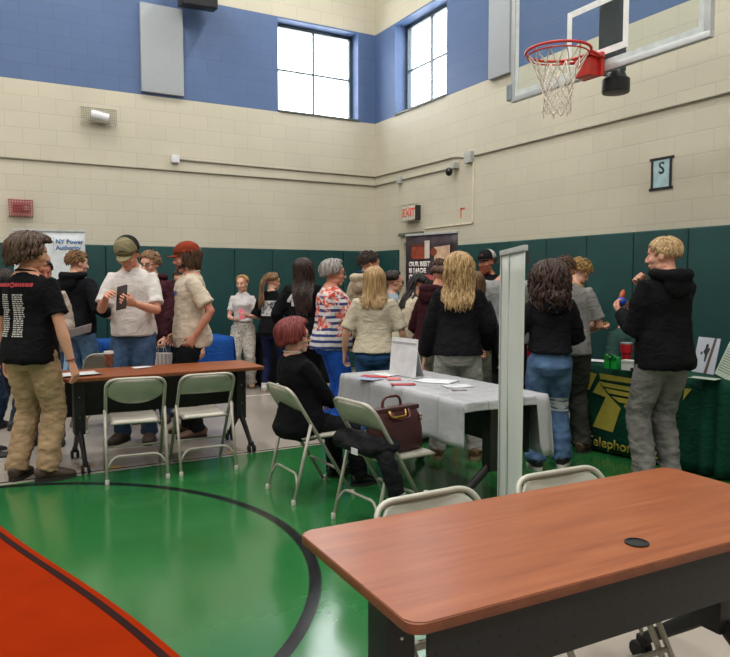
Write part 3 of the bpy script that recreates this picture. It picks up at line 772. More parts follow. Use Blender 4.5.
def f_power(t, L, h):
    s = sheet(t, L, h, M('#cdd3d6', .5)); blue = M('#3c6aa0', .5)
    lettering('lettering', 'NY Power', .074, blue, s, FACE(.07, h - .15, -.0085), .002, 'LEFT', .0008); lettering('lettering', 'Authority', .074, blue, s, FACE(.07, h - .225, -.0085), .002, 'LEFT', .0008)
    flat(s, 'divider_line', [(.045, h - .29), (.05, h - .29), (.05, h - .09), (.045, h - .09)], M('#8ea3b5', .5))
    flat(s, 'photo_strip', [(-L / 2 + .01, h - .95), (L / 2 - .01, h - .95), (L / 2 - .01, h - .80), (-L / 2 + .01, h - .72)], M('#b6ac93', .5)); flat(s, 'photo_field', [(-L / 2 + .01, .2), (L / 2 - .01, .2), (L / 2 - .01, h - .955), (-L / 2 + .01, h - .955)], M('#86a9c4', .5, 0, .15, 3))
rollup('white roll-up banner with blue power authority lettering', spot(15.5, 8.62), spot(87.5, 8.86), 2.115, f_power)
def f_best(t, L, h):
    t0 = NT('dark_plum_print', .45); c = t0.coord(); t0.base(t0.ramp(t0.noise(c, 5, 4), [(.35, lin('#221a20')), (.7, lin('#493a42'))])); s = sheet(t, L, h, t0.m)
    wht = M('#d8d2cf', .5)
    lettering('lettering', 'OUR BEST', .085, wht, s, FACE(-L / 2 + .07, h - .405, -.0085), .005, 'LEFT', .0008); lettering('lettering', 'IS MADE', .085, wht, s, FACE(-L / 2 + .07, h - .49, -.0085), .005, 'LEFT', .0008); lettering('lettering', 'OF', .085, wht, s, FACE(-L / 2 + .07, h - .575, -.0085), .005, 'LEFT', .0008)
    flat(s, 'red_words', [(-L / 2 + .22, h - .61), (.1, h - .61), (.1, h - .54), (-L / 2 + .22, h - .54)], M('#b0555a', .5))
    x = -L / 2
    flat(s, 'red_mug_picture', roundrect(x + .12, h - .335, x + .38, h - .15, .05), M('#8c3a24', .5, 0, .2, 12), -.0090); flat(s, 'red_lid_picture', roundrect(x + .13, h - .175, x + .37, h - .135, .02), M('#5a2a20', .5), -.0100)
    flat(s, 'white_post_picture', [(x + .36, h - .33), (x + .45, h - .33), (x + .45, h - .10), (x + .36, h - .10)], M('#c9bdb4', .5), -.0105)
    flat(s, 'cream_card_picture', [(x + .53, h - .36), (x + .80, h - .34), (x + .80, h - .17), (x + .53, h - .19)], M('#c9a78c', .5, 0, .15, 9), -.0092); flat(s, 'brown_knob_picture', [(x + .52 + .06 * math.cos(a), h - .25 + .05 * math.sin(a)) for a in [2 * PI * k / 18 for k in range(18)]], M('#7a3c24', .5), -.0105)
    flat(s, 'grey_shadow_picture', [(x + .50, h - .41), (x + .84, h - .39), (x + .84, h - .36), (x + .50, h - .375)], M('#5c5256', .5), -.0100)
rollup('dark plum roll-up banner with white lettering in front of the door', spot(405.5, 9.45), spot(457.5, 8.75), 2.10, f_best)
def f_back(t, L, h):
    t0 = NT('grey_white_banner_back', .5); c = t0.sep(t0.coord()); t0.base(t0.ramp(t0.noise(t0.coord(), 3, 3), [(.3, lin('#bfc5c0')), (.7, lin('#cbd0cb'))])); sheet(t, L, h, t0.m)
    for x in (-L / 2 + .012, -L / 2 + .26):
        b = bmesh.new(); bevbox(b, (x - .01, -.008, .07), (x + .01, -.003, h - .02), .002); put('side_fold', b, M('#b4bab6', .7), t, smooth_angle=40)
    b = bmesh.new(); bevbox(b, (L / 2 - .06, .004, h - .09), (L / 2 + .004, .02, h - .03), .004); put('rail_clip', b, M('#2b2d30', .5), t)
rollup('plain grey-white roll-up banner seen almost edge-on by the white table', spot(500, 4.02), spot(523.5, 3.36), 1.645, f_back)
# ---------------------------------------------------------------- furniture
def wood_mat():
    t = NT('cherry_laminate', .31, 0, .5); co = t.coord()
    n1 = t.noise(t.mapv(co, (1.2, 16, 1)), 2.0, 5, .6); n2 = t.noise(t.mapv(co, (3, 70, 1)), 1.5, 3, .5)
    f = t.math('ADD', t.math('MULTIPLY', n1, .75), t.math('MULTIPLY', n2, .25))
    t.base(t.ramp(f, [(.30, lin(WOOD[0])), (.50, lin(WOOD[1])), (.70, lin(WOOD[2]))])); return t.m
WOODM = wood_mat(); EDGE = M('#7d4326', .45, 0, .1, 30); BLACK = M('#17181a', .5, 0, .1, 10); RUBBER = M('#101113', .7)
def training_table(label, loc, rotz, L, W, panel=None, grommet=None, group=None):
    t = thing('training_table', label, 'table', loc, rotz, group)
    b = bmesh.new(); ol = roundrect(-L / 2, -W / 2, L / 2, W / 2, .035, 6); prism(b, ol, .712, .740)
    bmesh.ops.bevel(b, geom=[e for e in b.edges if abs(e.verts[0].co.z - e.verts[1].co.z) < 1e-6], offset=.004, segments=2, affect='EDGES')
    top = put('tabletop', b, WOODM, t, smooth_angle=40)
    b = bmesh.new(); o1 = roundrect(-L / 2 - .0015, -W / 2 - .0015, L / 2 + .0015, W / 2 + .0015, .036, 6); o2 = roundrect(-L / 2 + .002, -W / 2 + .002, L / 2 - .002, W / 2 - .002, .034, 6); n = len(o1)
    vs = [[b.verts.new((x, y, z)) for x, y in o] for o, z in ((o2, .7118), (o1, .714), (o1, .7365), (o2, .7385))]
    for a, c in zip(vs, vs[1:] + vs[:1]):
        for k in range(n): b.faces.new((a[k], a[(k + 1) % n], c[(k + 1) % n], c[k]))
    put('edge_banding', b, EDGE, top, smooth_angle=60)
    if grommet:
        b = bmesh.new(); mm = Matrix.Translation((grommet[0], grommet[1], .7405)); lathe(b, [(.033, 0), (.033, .004), (.027, .005), (.0265, .0015)], 24, mm); put('cable_grommet', b, RUBBER, top, smooth_angle=40)
    if panel:
        y, z0, z1 = panel; b = bmesh.new(); bevbox(b, (-L / 2 + .06, y - .008, z0), (L / 2 - .06, y + .008, z1), .004)
        pm = NT('perforated_black_steel', .45, 0, .4); c2 = pm.coord(); vo = pm.n('ShaderNodeTexVoronoi'); pm.l(pm.mapv(c2, (1, .01, 1)), vo.inputs['Vector']); vo.inputs['Scale'].default_value = 17; vo.inputs['Randomness'].default_value = 0
        pm.base(pm.ramp(vo.outputs['Distance'], [(.075, lin('#050505')), (.11, lin('#1d1e20'))])); put('modesty_panel', b, pm.m, t, smooth_angle=40)
        b = bmesh.new(); bevbox(b, (-L / 2 + .13, -.025, .655), (L / 2 - .13, .025, .705), .005); put('crossbar', b, BLACK, t, smooth_angle=40)
    for s in (-1, 1):
        x = s * (L / 2 - .130); b = bmesh.new(); bevbox(b, (x - .042, -.055, .26), (x + .042, .055, .71), .012)
        for q in (-1, 1): tube(b, [(x, q * .02, .30), (x, q * .10, .235), (x, q * (W / 2 - .03), .085)], [(.022, .03), (.022, .03), (.018, .022)], 8, up=(1, 0, 0))
        leg = put('leg', b, BLACK, t, smooth_angle=50)
        b = bmesh.new()
        for z in (.56, .40): ellipsoid(b, (x, -.056, z), (.006, .004, .006), 8, 6)
        put('bolt', b, M('#b8b8b6', .3, 1), leg, smooth_angle=180)
        for q in (-1, 1):
            cy = q * (W / 2 - .02); b = bmesh.new(); bevbox(b, (x - .02, cy - .02, .055), (x + .02, cy + .02, .095), .005)
            for e in (-1, 1): lathe(b, [(.008, -.01), (.03, -.009), (.035, -.004), (.035, .004), (.03, .009), (.008, .01)], 18, Matrix.Translation((x + e * .022, cy + q * .012, .036)) @ Matrix.Rotation(PI / 2, 4, 'Y'))
            put('caster', b, RUBBER, leg, smooth_angle=40)
    return t
TAB_FRONT = training_table('cherry wood training table with black perforated panel and cable hole, nearest the camera', (1.580, 1.505, 0), R(-1.6), 1.565, .632, panel=(-.285, .552, .712), grommet=(.02, -.205))
TAB_LEFT = training_table('cherry wood training table on black caster legs with coffee cup and papers', (1.365, 5.93, 0), R(1.2), 1.60, .58, panel=(.22, .36, .712))

CHAIR = M('#aaa69a', .42, .25, .05, 12)
def folding_chair(label, loc, rotz, dback=False, group='beige metal folding chairs', col=CHAIR, folded=False):
    t = thing('folding_chair', label, 'chair', loc, rotz, group); hw = .208; top = .764
    def line(z): return .215 - .475 * z / .785
    b = bmesh.new(); path = rounded([(-hw, line(.0), .0), (-hw, line(top), top), (hw, line(top), top), (hw, line(0), 0)], .085, 8); tube(b, path, .0125 if not folded else .0105, 10, up=(0, 1, 0))
    tube(b, [(-hw, line(.2), .2), (hw, line(.2), .2)], .009, 8); put('frame', b, col, t, smooth_angle=180)
    b = bmesh.new(); rw = .214 if not folded else .186; piv = (-.105, .525) if not folded else (line(.52) - .03, .52); ry = -.235 if not folded else .190
    for s in (-1, 1): tube(b, [(s * rw, ry, 0), (s * rw, piv[0], piv[1])], .0115, 10)
    yb = lambda z: ry + (piv[0] - ry) * z / piv[1]
    tube(b, rounded([(-rw, yb(.10), .10), (-rw + .05, yb(.19), .19), (rw - .05, yb(.19), .19), (rw, yb(.10), .10)], .06, 5), .009, 8)
    put('rear_legs', b, col, t, smooth_angle=180)
    b = bmesh.new(); nx, ny = 12, 12; g = []
    for j in range(ny + 1):
        v = j / ny; y = -.150 + .40 * v; row = []
        hwid = .178 + .012 * v
        for i in range(nx + 1):
            u = i / nx * 2 - 1; ez = max(abs(u), abs(v * 2 - 1)); z = .447 - .012 * (1 - u * u) * math.sin(PI * v) - .022 * smooth01((ez - .88) / .12) + .012 * smooth01((v - .8) / .2) * 0
            if folded: y, z = line(.30 + (y + .15) * .83) - .045 + (z - .44), .30 + (y + .15) * .83
            row.append(b.verts.new((u * hwid, y, z)))
        g.append(row)
    for a, c in zip(g, g[1:]):
        for i in range(nx): b.faces.new((a[i], a[i + 1], c[i + 1], c[i]))
    o = put('seat', b, col, t, smooth_angle=180); so = o.modifiers.new('thickness', 'SOLIDIFY'); so.thickness = .014; so.offset = -1
    b = bmesh.new(); g = []; n = 16
    for j in range(9):
        v = j / 8; row = []
        for i in range(n + 1):
            u = i / n * 2 - 1; zb = .615 - (.045 * (1 - u * u) if dback else 0) + (.035 * abs(u) ** 4 if dback else 0); zt = top - .006 - .075 * max(0, (abs(u) - .6) / .4) ** 2.2; z = zb + (zt - zb) * v
            x = u * (hw - .004); row.append(b.verts.new((x, line(z) - .028 * (1 - u * u) * (.6 + .4 * math.sin(PI * v)), z)))
        g.append(row)
    for a, c in zip(g, g[1:]):
        for i in range(n): b.faces.new((a[i], a[i + 1], c[i + 1], c[i]))
    o = put('backrest', b, col, t, smooth_angle=180); so = o.modifiers.new('thickness', 'SOLIDIFY'); so.thickness = .008; so.offset = 0
    for s in (-1, 1):
        for x, y in ((s * hw, line(.0)), (s * rw, ry)):
            b = bmesh.new(); lathe(b, [(.014, 0), (.016, .002), (.0155, .03), (.013, .034)], 12, Matrix.Translation((x, y, 0))); put('foot_cap', b, M('#aeaea2', .6), t, smooth_angle=40)
    return t
folding_chair('beige folding chair with round-bottomed backrest at the coffee cup end of the table', (1.035, 5.475, 0), R(-6), True)
folding_chair('beige folding chair with straight-bottomed backrest at the table with the coffee cup', (1.545, 5.45, 0), R(-2))
folding_chair('beige folding chair with the red-haired seated woman on it', (2.02, 4.40, 0), R(-88))
folding_chair('beige folding chair holding a black coat and a burgundy handbag', (2.165, 3.635, 0), R(-84))
folding_chair('folded pale metal chair leaning behind the nearest table, one further from the telephone company table', (1.29, 1.648, 0), R(181), col=M('#b3b3a6', .42, .25, .05, 12), folded=True)
folding_chair('folded pale metal chair leaning behind the nearest table, beside the upright white banner', (1.86, 1.640, 0), R(178), col=M('#b3b3a6', .42, .25, .05, 12), folded=True)
folding_chair('folding chair standing at the blue draped table behind the capped man', (*spot(97, 7.0)[:2], 0), R(14))

# ---- draped tables: a rectangular top with a skirt
def drape(name, mat, parent, L, W, z, drops, ripple, seed, top_r=.012, hang=.0, pleat=19, start=.8):
    """cloth over a table top L x W at height z; drops: skirt length on -y, +x, +y, -x side (0 = none); ripple(side, t) -> fold size at the bottom"""
    r = random.Random(seed); b = bmesh.new(); N = 60
    nx, ny = 72, 24; g = [[b.verts.new((-L / 2 + L * i / nx, -W / 2 + W * j / ny, z + .0025 * noise.noise(Vector((i * .35 + seed, j * .4, 0))))) for i in range(nx + 1)] for j in range(ny + 1)]
    for a, c in zip(g, g[1:]):
        for i in range(nx): b.faces.new((a[i], a[i + 1], c[i + 1], c[i]))
    sides = [([g[0][i] for i in range(nx + 1)], (0, -1), drops[0]), ([g[j][nx] for j in range(ny + 1)], (1, 0), drops[1]), ([g[ny][nx - i] for i in range(nx + 1)], (0, 1), drops[2]), ([g[ny - j][0] for j in range(ny + 1)], (-1, 0), drops[3])]
    for k, (edge, nrm, dr) in enumerate(sides):
        if not dr: continue
        dd = dr if callable(dr) else (lambda t, d=dr: d)
        up = edge; rows = 9; m = len(edge)
        base = [v.co.copy() for v in edge]; prev = edge
        for q in range(1, rows + 1):
            f = q / rows; cur = []
            for i in range(m):
                t = i / (m - 1); amp = ripple(k, t); ph = t * (L if k % 2 == 0 else W) * pleat + seed + k * 2
                off = (.004 + amp * f ** start * (.9 + math.sin(ph + .6 * math.sin(ph * .37 + seed))) + .003 * noise.noise(Vector((t * 6, f * 4, seed + k))) + hang * f)
                e = 0
                if i == 0: e = -1
                if i == m - 1: e = 1
                tx, ty = -nrm[1], nrm[0]
                c = base[i] + Vector((nrm[0] * off + tx * e * off, nrm[1] * off + ty * e * off, -dd(t) * f)); cur.append(b.verts.new(c))
            for i in range(m - 1): b.faces.new((prev[i], prev[i + 1], cur[i + 1], cur[i]))
            prev = cur
    bmesh.ops.remove_doubles(b, verts=b.verts[:], dist=.0015)
    o = put(name, b, mat, parent, smooth_angle=180); so = o.modifiers.new('thickness', 'SOLIDIFY'); so.thickness = .003; so.offset = 1; return o
def plain_table(t, L, W, z):
    b = bmesh.new(); bevbox(b, (-L / 2 + .004, -W / 2 + .004, z - .03), (L / 2 - .004, W / 2 - .004, z - .004), .006); put('tabletop', b, M('#8a8a86', .6), t)
    for x in (-1, 1):
        for y in (-1, 1):
            b = bmesh.new(); tube(b, [(x * (L / 2 - .18), y * (W / 2 - .10), 0), (x * (L / 2 - .18), y * (W / 2 - .10), z - .03)], .014, 10); put('leg', b, M('#6a6a68', .5, .6), t)
def draped_table(label, loc, rotz, L, W, hexc, ripple, seed, z=.74, group=None):
    t = thing('draped_table', label, 'table', loc, rotz, group); plain_table(t, L, W, z)
    drape('tablecloth', cloth(hexc, .85, .08, 5), t, L, W, z, (z - .02,) * 4, ripple, seed); return t
# green telephone company table along the far-right wall; local -y is the front
GA = Vector((4.62, 4.50, 0)); gdir = Vector((.150, -1, 0)).normalized(); gn = Vector((gdir.y, -gdir.x, 0))   # gn points away from the wall
GL, GW = 1.72, .62; gc = GA + gdir * GL / 2 - gn * GW / 2
g_rot = math.atan2(gdir.y, gdir.x)
GT = thing('draped_table', 'table under a dark green cloth with a yellow pole emblem and Telephone lettering', 'table', gc, g_rot); plain_table(GT, GL, GW, .74)
drape('tablecloth', cloth('#0c3b2c', .8, .10, 5), GT, GL, GW, .742, (.725, .725, .725, .725), lambda k, t: (.003 + .032 * smooth01((t - .60) / .10)) if k == 0 else .030, 3, pleat=46, start=.45)
YEL = M('#a99c3c', .75, 0, .05, 14)
def on_front(polys, name, eps=.018):
    b = bmesh.new()
    for p in polys: prism(b, [(x, z) for x, z in p], 0, .0015, Matrix(((1, 0, 0, -GL / 2), (0, 0, -1, -GW / 2 - eps), (0, 1, 0, 0), (0, 0, 0, 1))))
    return put(name, b, YEL, GT)
GTF = lambda px, py: ((lambda d: (lambda tt: ((Vector((d[0] * tt, d[1] * tt, 0)) - GA).dot(gdir), CAM_H + d[2] * tt))(GA.dot(gn) / (d[0] * gn.x + d[1] * gn.y)))(ray(px, py)))
E0 = [[GTF(*p) for p in q] for q in (
    [(589.5, 371), (598, 374), (591, 389), (587.5, 390)], [(600.5, 373), (638, 379), (637, 384), (601.5, 379)], [(600, 381), (637, 388), (636.5, 392), (604, 386)], [(606, 388), (636.5, 394), (636, 398), (610, 393)],
    [(594, 392), (600, 382), (608, 393), (622, 408), (614, 432), (594, 426), (607, 397)], [(613, 396), (636, 400), (635, 405), (620, 402)], [(625, 405), (631, 403), (627, 409)],
    [(634, 416), (645, 418), (645, 441), (636, 439)], [(686, 388), (693, 389), (684, 400)])]
on_front(E0, 'logo')
p0, p1 = GTF(586, 434), GTF(650, 455)
wd = p1[0] - p0[0]
lettering('lettering', 'Telephone Co', .118, YEL, GT, Matrix(((1, 0, 0, -GL / 2 + p0[0] + .01), (0, 0, -1, -GW / 2 - .018), (0, 1, 0, (p0[1] + p1[1]) / 2 - .012), (0, 0, 0, 1))), .0025, 'LEFT', .0015, .0)
draped_table('long table under a bright blue cloth by the green wall pads', (*spot(164, 9.06)[:2], 0), R(3), 1.66, .62, '#1b4a92', lambda k, t: .02, 5)
draped_table('table under a black cloth behind the girl with the ponytail', (*spot(296, 10.1)[:2], 0), R(0), 1.15, .46, '#131417', lambda k, t: .03, 6)
draped_table('table under a bright red cloth behind the white upright banner', (*spot(501, 7.95)[:2], 0), R(-88), .95, .46, '#a3152b', lambda k, t: .03, 7)

# white plastic covered table
WT = training_table('training table on black legs under the white plastic cloth', (2.865, 4.115, 0), R(90.9), 1.545, .66, panel=(-.24, .36, .712))
wt = thing('tablecloth', 'white creased plastic tablecloth over the table with the red brochures', 'tablecloth', (2.865, 4.115, 0), R(90.9))
t = NT('white_plastic_cloth', .42, 0, .4); co_ = t.coord(); t.base(t.ramp(t.noise(co_, 6, 4), [(.3, lin('#a2a4a8')), (.7, lin('#afb0b4'))]))
ck = t.n('ShaderNodeTexBrick'); t.l(t.mapv(co_, (1, 1, 1), (.1, .13, 0)), ck.inputs['Vector'])
for k, v in (('Scale', 1), ('Mortar Size', .004), ('Mortar Smooth', 1), ('Brick Width', .42), ('Row Height', .29)): ck.inputs[k].default_value = v
ck.offset = 0
t.bump(t.math('ADD', t.math('MULTIPLY', ck.outputs['Fac'], .8), t.math('MULTIPLY', t.noise(co_, 7, 4), .9)), .7, .02)
# local +x runs away from the camera, local +y faces the seated woman
drape('cloth', t.m, wt, 1.56, .675, .7435, (lambda q: .40, lambda q: .22, lambda q: .275, lambda q: .055 + .36 * (1 - smooth01((1 - q) / .16)) if False else .055 + .34 * smooth01((q - .84) / .05)), lambda k, t_: .012 if k in (2, 3) else .02, 9)

# red topped table at the very front
p0, p1 = at(-2, 518, .72), at(180, 656, .72); d = (p1 - p0).normalized(); n = Vector((-d.y, d.x, 0)); n = -n if n.dot(Vector((FW[0], FW[1], 0))) > 0 else n
a0 = math.atan2(d.y, d.x)
rt = thing('folding_table', 'table with a bright red-orange top and dark maroon edge stripe, cropped by the camera', 'table', p0, a0)
sgn = 1 if (Matrix.Rotation(-a0, 3, 'Z') @ n).y > 0 else -1
b = bmesh.new(); LL = (p1 - p0).length + .35
def redrow(v, z): return [(x, sgn * v + sgn * .012 * math.sin(x * 4.2 + 1.0) , z) for x in [-.5 + (LL + .5) * i / 24 for i in range(25)]]
rows_ = [redrow(.012, -.04), redrow(0, -.03), redrow(0, -.006), redrow(.006, 0), redrow(.5, 0), redrow(.5, -.04)]
vr = [[b.verts.new(p) for p in q] for q in rows_]
for a, c in zip(vr, vr[1:] + vr[:1]):
    for i in range(24): b.faces.new((a[i], a[i + 1], c[i + 1], c[i]))
b.faces.new([q[0] for q in vr]); b.faces.new([q[-1] for q in vr])
top = put('tabletop', b, M('#852200', .8, 0, .04, 8, 0, .03), rt, smooth_angle=30)
b = bmesh.new(); rows_ = [redrow(.022, .0002), redrow(.022, .0012), redrow(.040, .0012), redrow(.040, .0002)]; vr = [[b.verts.new(p) for p in q] for q in rows_]
for a, c in zip(vr, vr[1:] + vr[:1]):
    for i in range(24): b.faces.new((a[i], a[i + 1], c[i + 1], c[i]))
b.faces.new([q[0] for q in vr]); b.faces.new([q[-1] for q in vr]); put('edge_stripe', b, M('#220706', .75, 0, .06, 12, 0, .1), top)
for x in (-.35, LL - .15):
    for v in (.09, .42):
        b = bmesh.new(); tube(b, [(x, sgn * v, -.719), (x, sgn * v, -.035)], .014, 10); put('leg', b, BLACK, rt)
# ---------------------------------------------------------------- things on the walls
PAD = NT('green_vinyl_pad', .55, 0, .35); c_ = PAD.coord(); PAD.base(PAD.ramp(PAD.noise(c_, 3, 3), [(.3, lin('#183f3e')), (.7, lin('#1c4745'))])); PAD.bump(PAD.noise(c_, 2.2, 3), .25, .03); PAD = PAD.m
def pad(axis, u0, u1, label, group):
    t = bmesh.new(); bevbox(t, (u0 + .002, -.055, .06), (u1 - .003, -.003, 1.97), .018, 3)
    mm = Matrix.Translation((0, WALL_Y, 0)) if axis == 'y' else Matrix(((0, 1, 0, WALL_X), (1, 0, 0, 0), (0, 0, 1, 0), (0, 0, 0, 1)))
    for v in t.verts: v.co = mm @ v.co
    o = put('wall_pad', t, PAD, smooth_angle=40); tag(o, label, 'wall pad', group); return o
u = 5.25
pad('y', 5.255, WALL_X - .06, 'dark green padded panel beside the room corner, under the window', None)
while u > -1.4:
    pad('y', u - .61, u, 'tall dark green padded panel on the wall with the fire alarm', 'green wall pads on the wall with the power banner'); u -= .61
pad('x', 9.40, 10.11, 'narrow dark green padded panel between the wall corner and the door', None)
for u0_, u1_ in ((7.36, 7.88), (6.74, 7.36), (6.11, 6.74), (5.50, 6.11), (4.88, 5.50), (4.26, 4.88), (3.64, 4.26), (3.02, 3.64), (2.4, 3.02), (1.78, 2.4)):
    u = u1_
    pad('x', u0_, u1_, 'tall dark green padded panel on the wall with the S sign', 'green wall pads on the wall with the S sign')
GREY = M('#a9aba6', .5); WH = M('#d9d9d5', .6)
def panel(label, axis, u0, u1, z0, z1):
    b = bmesh.new(); bevbox(b, (u0, -.06, z0), (u1, -.002, z1), .008)
    mm = Matrix.Translation((0, WALL_Y, 0)) if axis == 'y' else Matrix(((0, 1, 0, WALL_X), (1, 0, 0, 0), (0, 0, 1, 0), (0, 0, 0, 1)))
    for v in b.verts: v.co = mm @ v.co
    o = put('acoustic_panel', b, M('#9da3a7', .9, 0, .012, 30), smooth_angle=40); tag(o, label, 'acoustic panel')
panel('pale grey acoustic panel below the black speaker on the blue band', 'y', 2.113, 2.700, 4.10, 5.30)
panel('pale grey acoustic panel behind the basketball backboard', 'x', 6.80, 7.20, 4.03, 5.25)
# speaker
p = on_left(178, 9); q = on_left(212, 9)
t = thing('speaker', 'black loudspeaker box mounted high on the blue wall band', 'speaker', (2.85, WALL_Y - .28, 5.27)); t.rotation_euler = (R(12), 0, R(-6))
b = bmesh.new(); bevbox(b, (-.25, -.16, -.0), (.25, .16, .36), .015); put('cabinet', b, M('#141518', .5), t)
b = bmesh.new(); bevbox(b, (-.23, -.172, .02), (.23, -.161, .34), .004); put('grille', b, M('#232427', .7), t)
b = bmesh.new(); bevbox(b, (-.05, .162, .1), (.05, .25, .26), .01); put('bracket', b, M('#202124', .5), t)
# caged horn, caged alarm
def wire_cage(b, u0, u1, z0, z1, dep, nu, nz, r=.003):
    for i in range(nu + 1):
        x = u0 + (u1 - u0) * i / nu; tube(b, [(x, -.002, z0), (x, -dep, z0 + .02), (x, -dep, z1 - .02), (x, -.002, z1)], r, 5)
    for j in range(nz + 1):
        z = z0 + .02 + (z1 - z0 - .04) * j / nz; tube(b, [(u0, -dep, z), (u1, -dep, z)], r, 5)
t = thing('wall_speaker', 'small white cylindrical horn in a wire cage on the cream wall', 'loudspeaker', (0, WALL_Y, 0))
b = bmesh.new(); wire_cage(b, 1.32, 1.76, 3.575, 3.80, .12, 16, 8, .0034); put('wire_cage', b, M('#8d8b76', .5, .2), t)
b = bmesh.new(); lathe(b, [(.03, -.13), (.075, -.128), (.075, .08), (.066, .10), (.02, .105)], 20, Matrix.Translation((1.535, -.065, 3.69)) @ Matrix.Rotation(R(-80), 4, 'Y')); put('horn', b, M('#d6d6da', .4), t, smooth_angle=40)
b = bmesh.new(); bevbox(b, (1.40, -.03, 3.64), (1.70, -.002, 3.74), .005); put('mounting_plate', b, M('#cfcab6', .6), t)
t = thing('fire_alarm', 'red fire alarm strobe in a pinkish wire cage by the power banner', 'alarm', (0, WALL_Y, 0))
b = bmesh.new(); bevbox(b, (.47, -.05, 2.365), (.665, -.002, 2.475), .008); put('alarm_body', b, M('#8a1424', .4), t)
b = bmesh.new(); bevbox(b, (.595, -.062, 2.385), (.655, -.051, 2.455), .005); put('strobe_lens', b, M('#c9b9b4', .15), t)
b = bmesh.new(); wire_cage(b, .425, .700, 2.30, 2.535, .085, 9, 6, .0055); put('wire_cage', b, M('#8e4440', .5), t)
b = bmesh.new(); bevbox(b, (.43, -.012, 2.31), (.695, -.001, 2.525), .003); put('backplate', b, M('#d0a79e', .6), t)
# conduits
PIPE = M('#8b8879', .5, .2)
def pipe(label, pts, r=.011): 
    b = bmesh.new(); tube(b, rounded(pts, .05, 4), r, 8); o = put('conduit', b, PIPE, smooth_angle=180); tag(o, label, 'conduit')
y = WALL_Y - .014; x = WALL_X - .014
pipe('upper metal conduit from the small square box to the wall corner', [(2.62, y, 3.21), (5.855, y, 3.19)])
pipe('lower metal conduit along the cream wall to the corner', [(-1.5, y, 3.055), (5.855, y, 3.045)])
pipe('upper metal conduit from the wall corner towards the grey junction box', [(x, 10.16, 3.19), (x, 7.95, 3.185), (x, 7.72, 3.14)])
pipe('lower metal conduit from the corner to the dark camera', [(x, 10.16, 3.045), (x, 7.98, 3.045)])
pipe('long metal conduit running past the S sign side of the junction box', [(x, 7.52, 3.135), (x, .5, 3.125)])
def small_box(label, axis, u, z, s, name='junction_box', mat=GREY, d=.06):
    b = bmesh.new(); bevbox(b, (u - s, -d, z - s), (u + s, -.001, z + s), .006)
    mm = Matrix.Translation((0, WALL_Y, 0)) if axis == 'y' else Matrix(((0, 1, 0, WALL_X), (1, 0, 0, 0), (0, 0, 1, 0), (0, 0, 0, 1)))
    for v in b.verts: v.co = mm @ v.co
    o = put(name, b, mat, smooth_angle=40); tag(o, label, 'junction box'); return o
small_box('small white square junction box on the cream wall', 'y', 2.565, 3.215, .055, mat=M('#d3d5da', .4))
small_box('grey junction box on the conduit nearest the corner', 'x', 9.37, 3.045, .05)
small_box('grey junction box where the conduits meet beside the dark camera', 'x', 7.62, 3.13, .075)
t = thing('security_camera', 'small dark security camera hanging under the conduit', 'camera', (WALL_X, 7.93, 3.04))
b = bmesh.new(); bevbox(b, (-.09, -.06, -.02), (-.001, .05, .06), .008); put('mount', b, GREY, t)
b = bmesh.new(); ellipsoid(b, (-.10, .04, -.06), (.05, .05, .06)); put('lens_dome', b, M('#17181b', .2), t, smooth_angle=180)
b = bmesh.new(); box(b, (WALL_X - .016, 7.535, 2.26), (WALL_X - .001, 7.557, 3.06)); box(b, (WALL_X - .016, 7.557, 2.245), (WALL_X - .001, 8.70, 2.265)); o = put('wire_raceway', b, M('#d7cfb6', .5)); tag(o, 'cream wire raceway dropping from the junction box to the door', 'raceway')
# exit sign
t = thing('exit_sign', 'lit red exit sign above the door', 'exit sign', (WALL_X, 8.98, 2.50))
b = bmesh.new(); bevbox(b, (-.10, -.17, -.11), (-.002, .17, .11), .008); put('housing', b, M('#2a2a2a', .5), t)
b = bmesh.new(); bevbox(b, (-.108, -.165, -.105), (-.101, .165, .105), .003); put('face', b, M('#d8d3c8', .5), t)
RM = NT('exit_red'); RM.b.inputs['Base Color'].default_value = lin('#c8341e'); RM.b.inputs['Emission Color'].default_value = lin('#e0402a'); RM.b.inputs['Emission Strength'].default_value = .35
lettering('lettering', 'EXIT', .17, RM.m, t, Matrix(((0, 0, -1, -.109), (-1, 0, 0, 0), (0, 1, 0, 0), (0, 0, 0, 1))), .004)
b = bmesh.new(); wire_cage(b, -.20, .20, -.14, .14, .15, 6, 4, .003)
for v in b.verts: v.co = Vector((v.co.y, v.co.x, v.co.z))
put('wire_cage', b, M('#a39f8c', .5), t)
# orange tape corner and S sign
b = bmesh.new(); c = on_right(461, 213); z1 = on_right(461, 208).z; z0 = on_right(461, 218).z; yy = c.y
box(b, (WALL_X - .003, yy - .012, z0), (WALL_X - .0005, yy + .012, z1)); box(b, (WALL_X - .003, yy - .09, z1 - .024), (WALL_X - .0005, yy + .012, z1)); o = put('tape_mark', b, M('#d2542a', .6)); tag(o, 'short orange corner of tape on the cream wall beside the door', 'tape')
A, Bq = on_right(653, 163), on_right(670.5, 186); t = thing('sign', 'pale blue S sign taped to the cream wall with black tape', 'sign', (WALL_X, (A.y + Bq.y) / 2, 2.515))
hy, hz = abs(A.y - Bq.y) / 2 + .005, .15
b = bmesh.new(); box(b, (-.004, -hy, -hz), (-.001, hy, hz)); put('paper', b, M('#a9c6cf', .6), t)
lettering('lettering', 'S', .16, M('#20302c', .6), t, Matrix(((0, 0, -1, -.0045), (-1, 0, 0, 0), (0, 1, 0, .05), (0, 0, 0, 1))), .002)
TAPE = M('#15171a', .5)
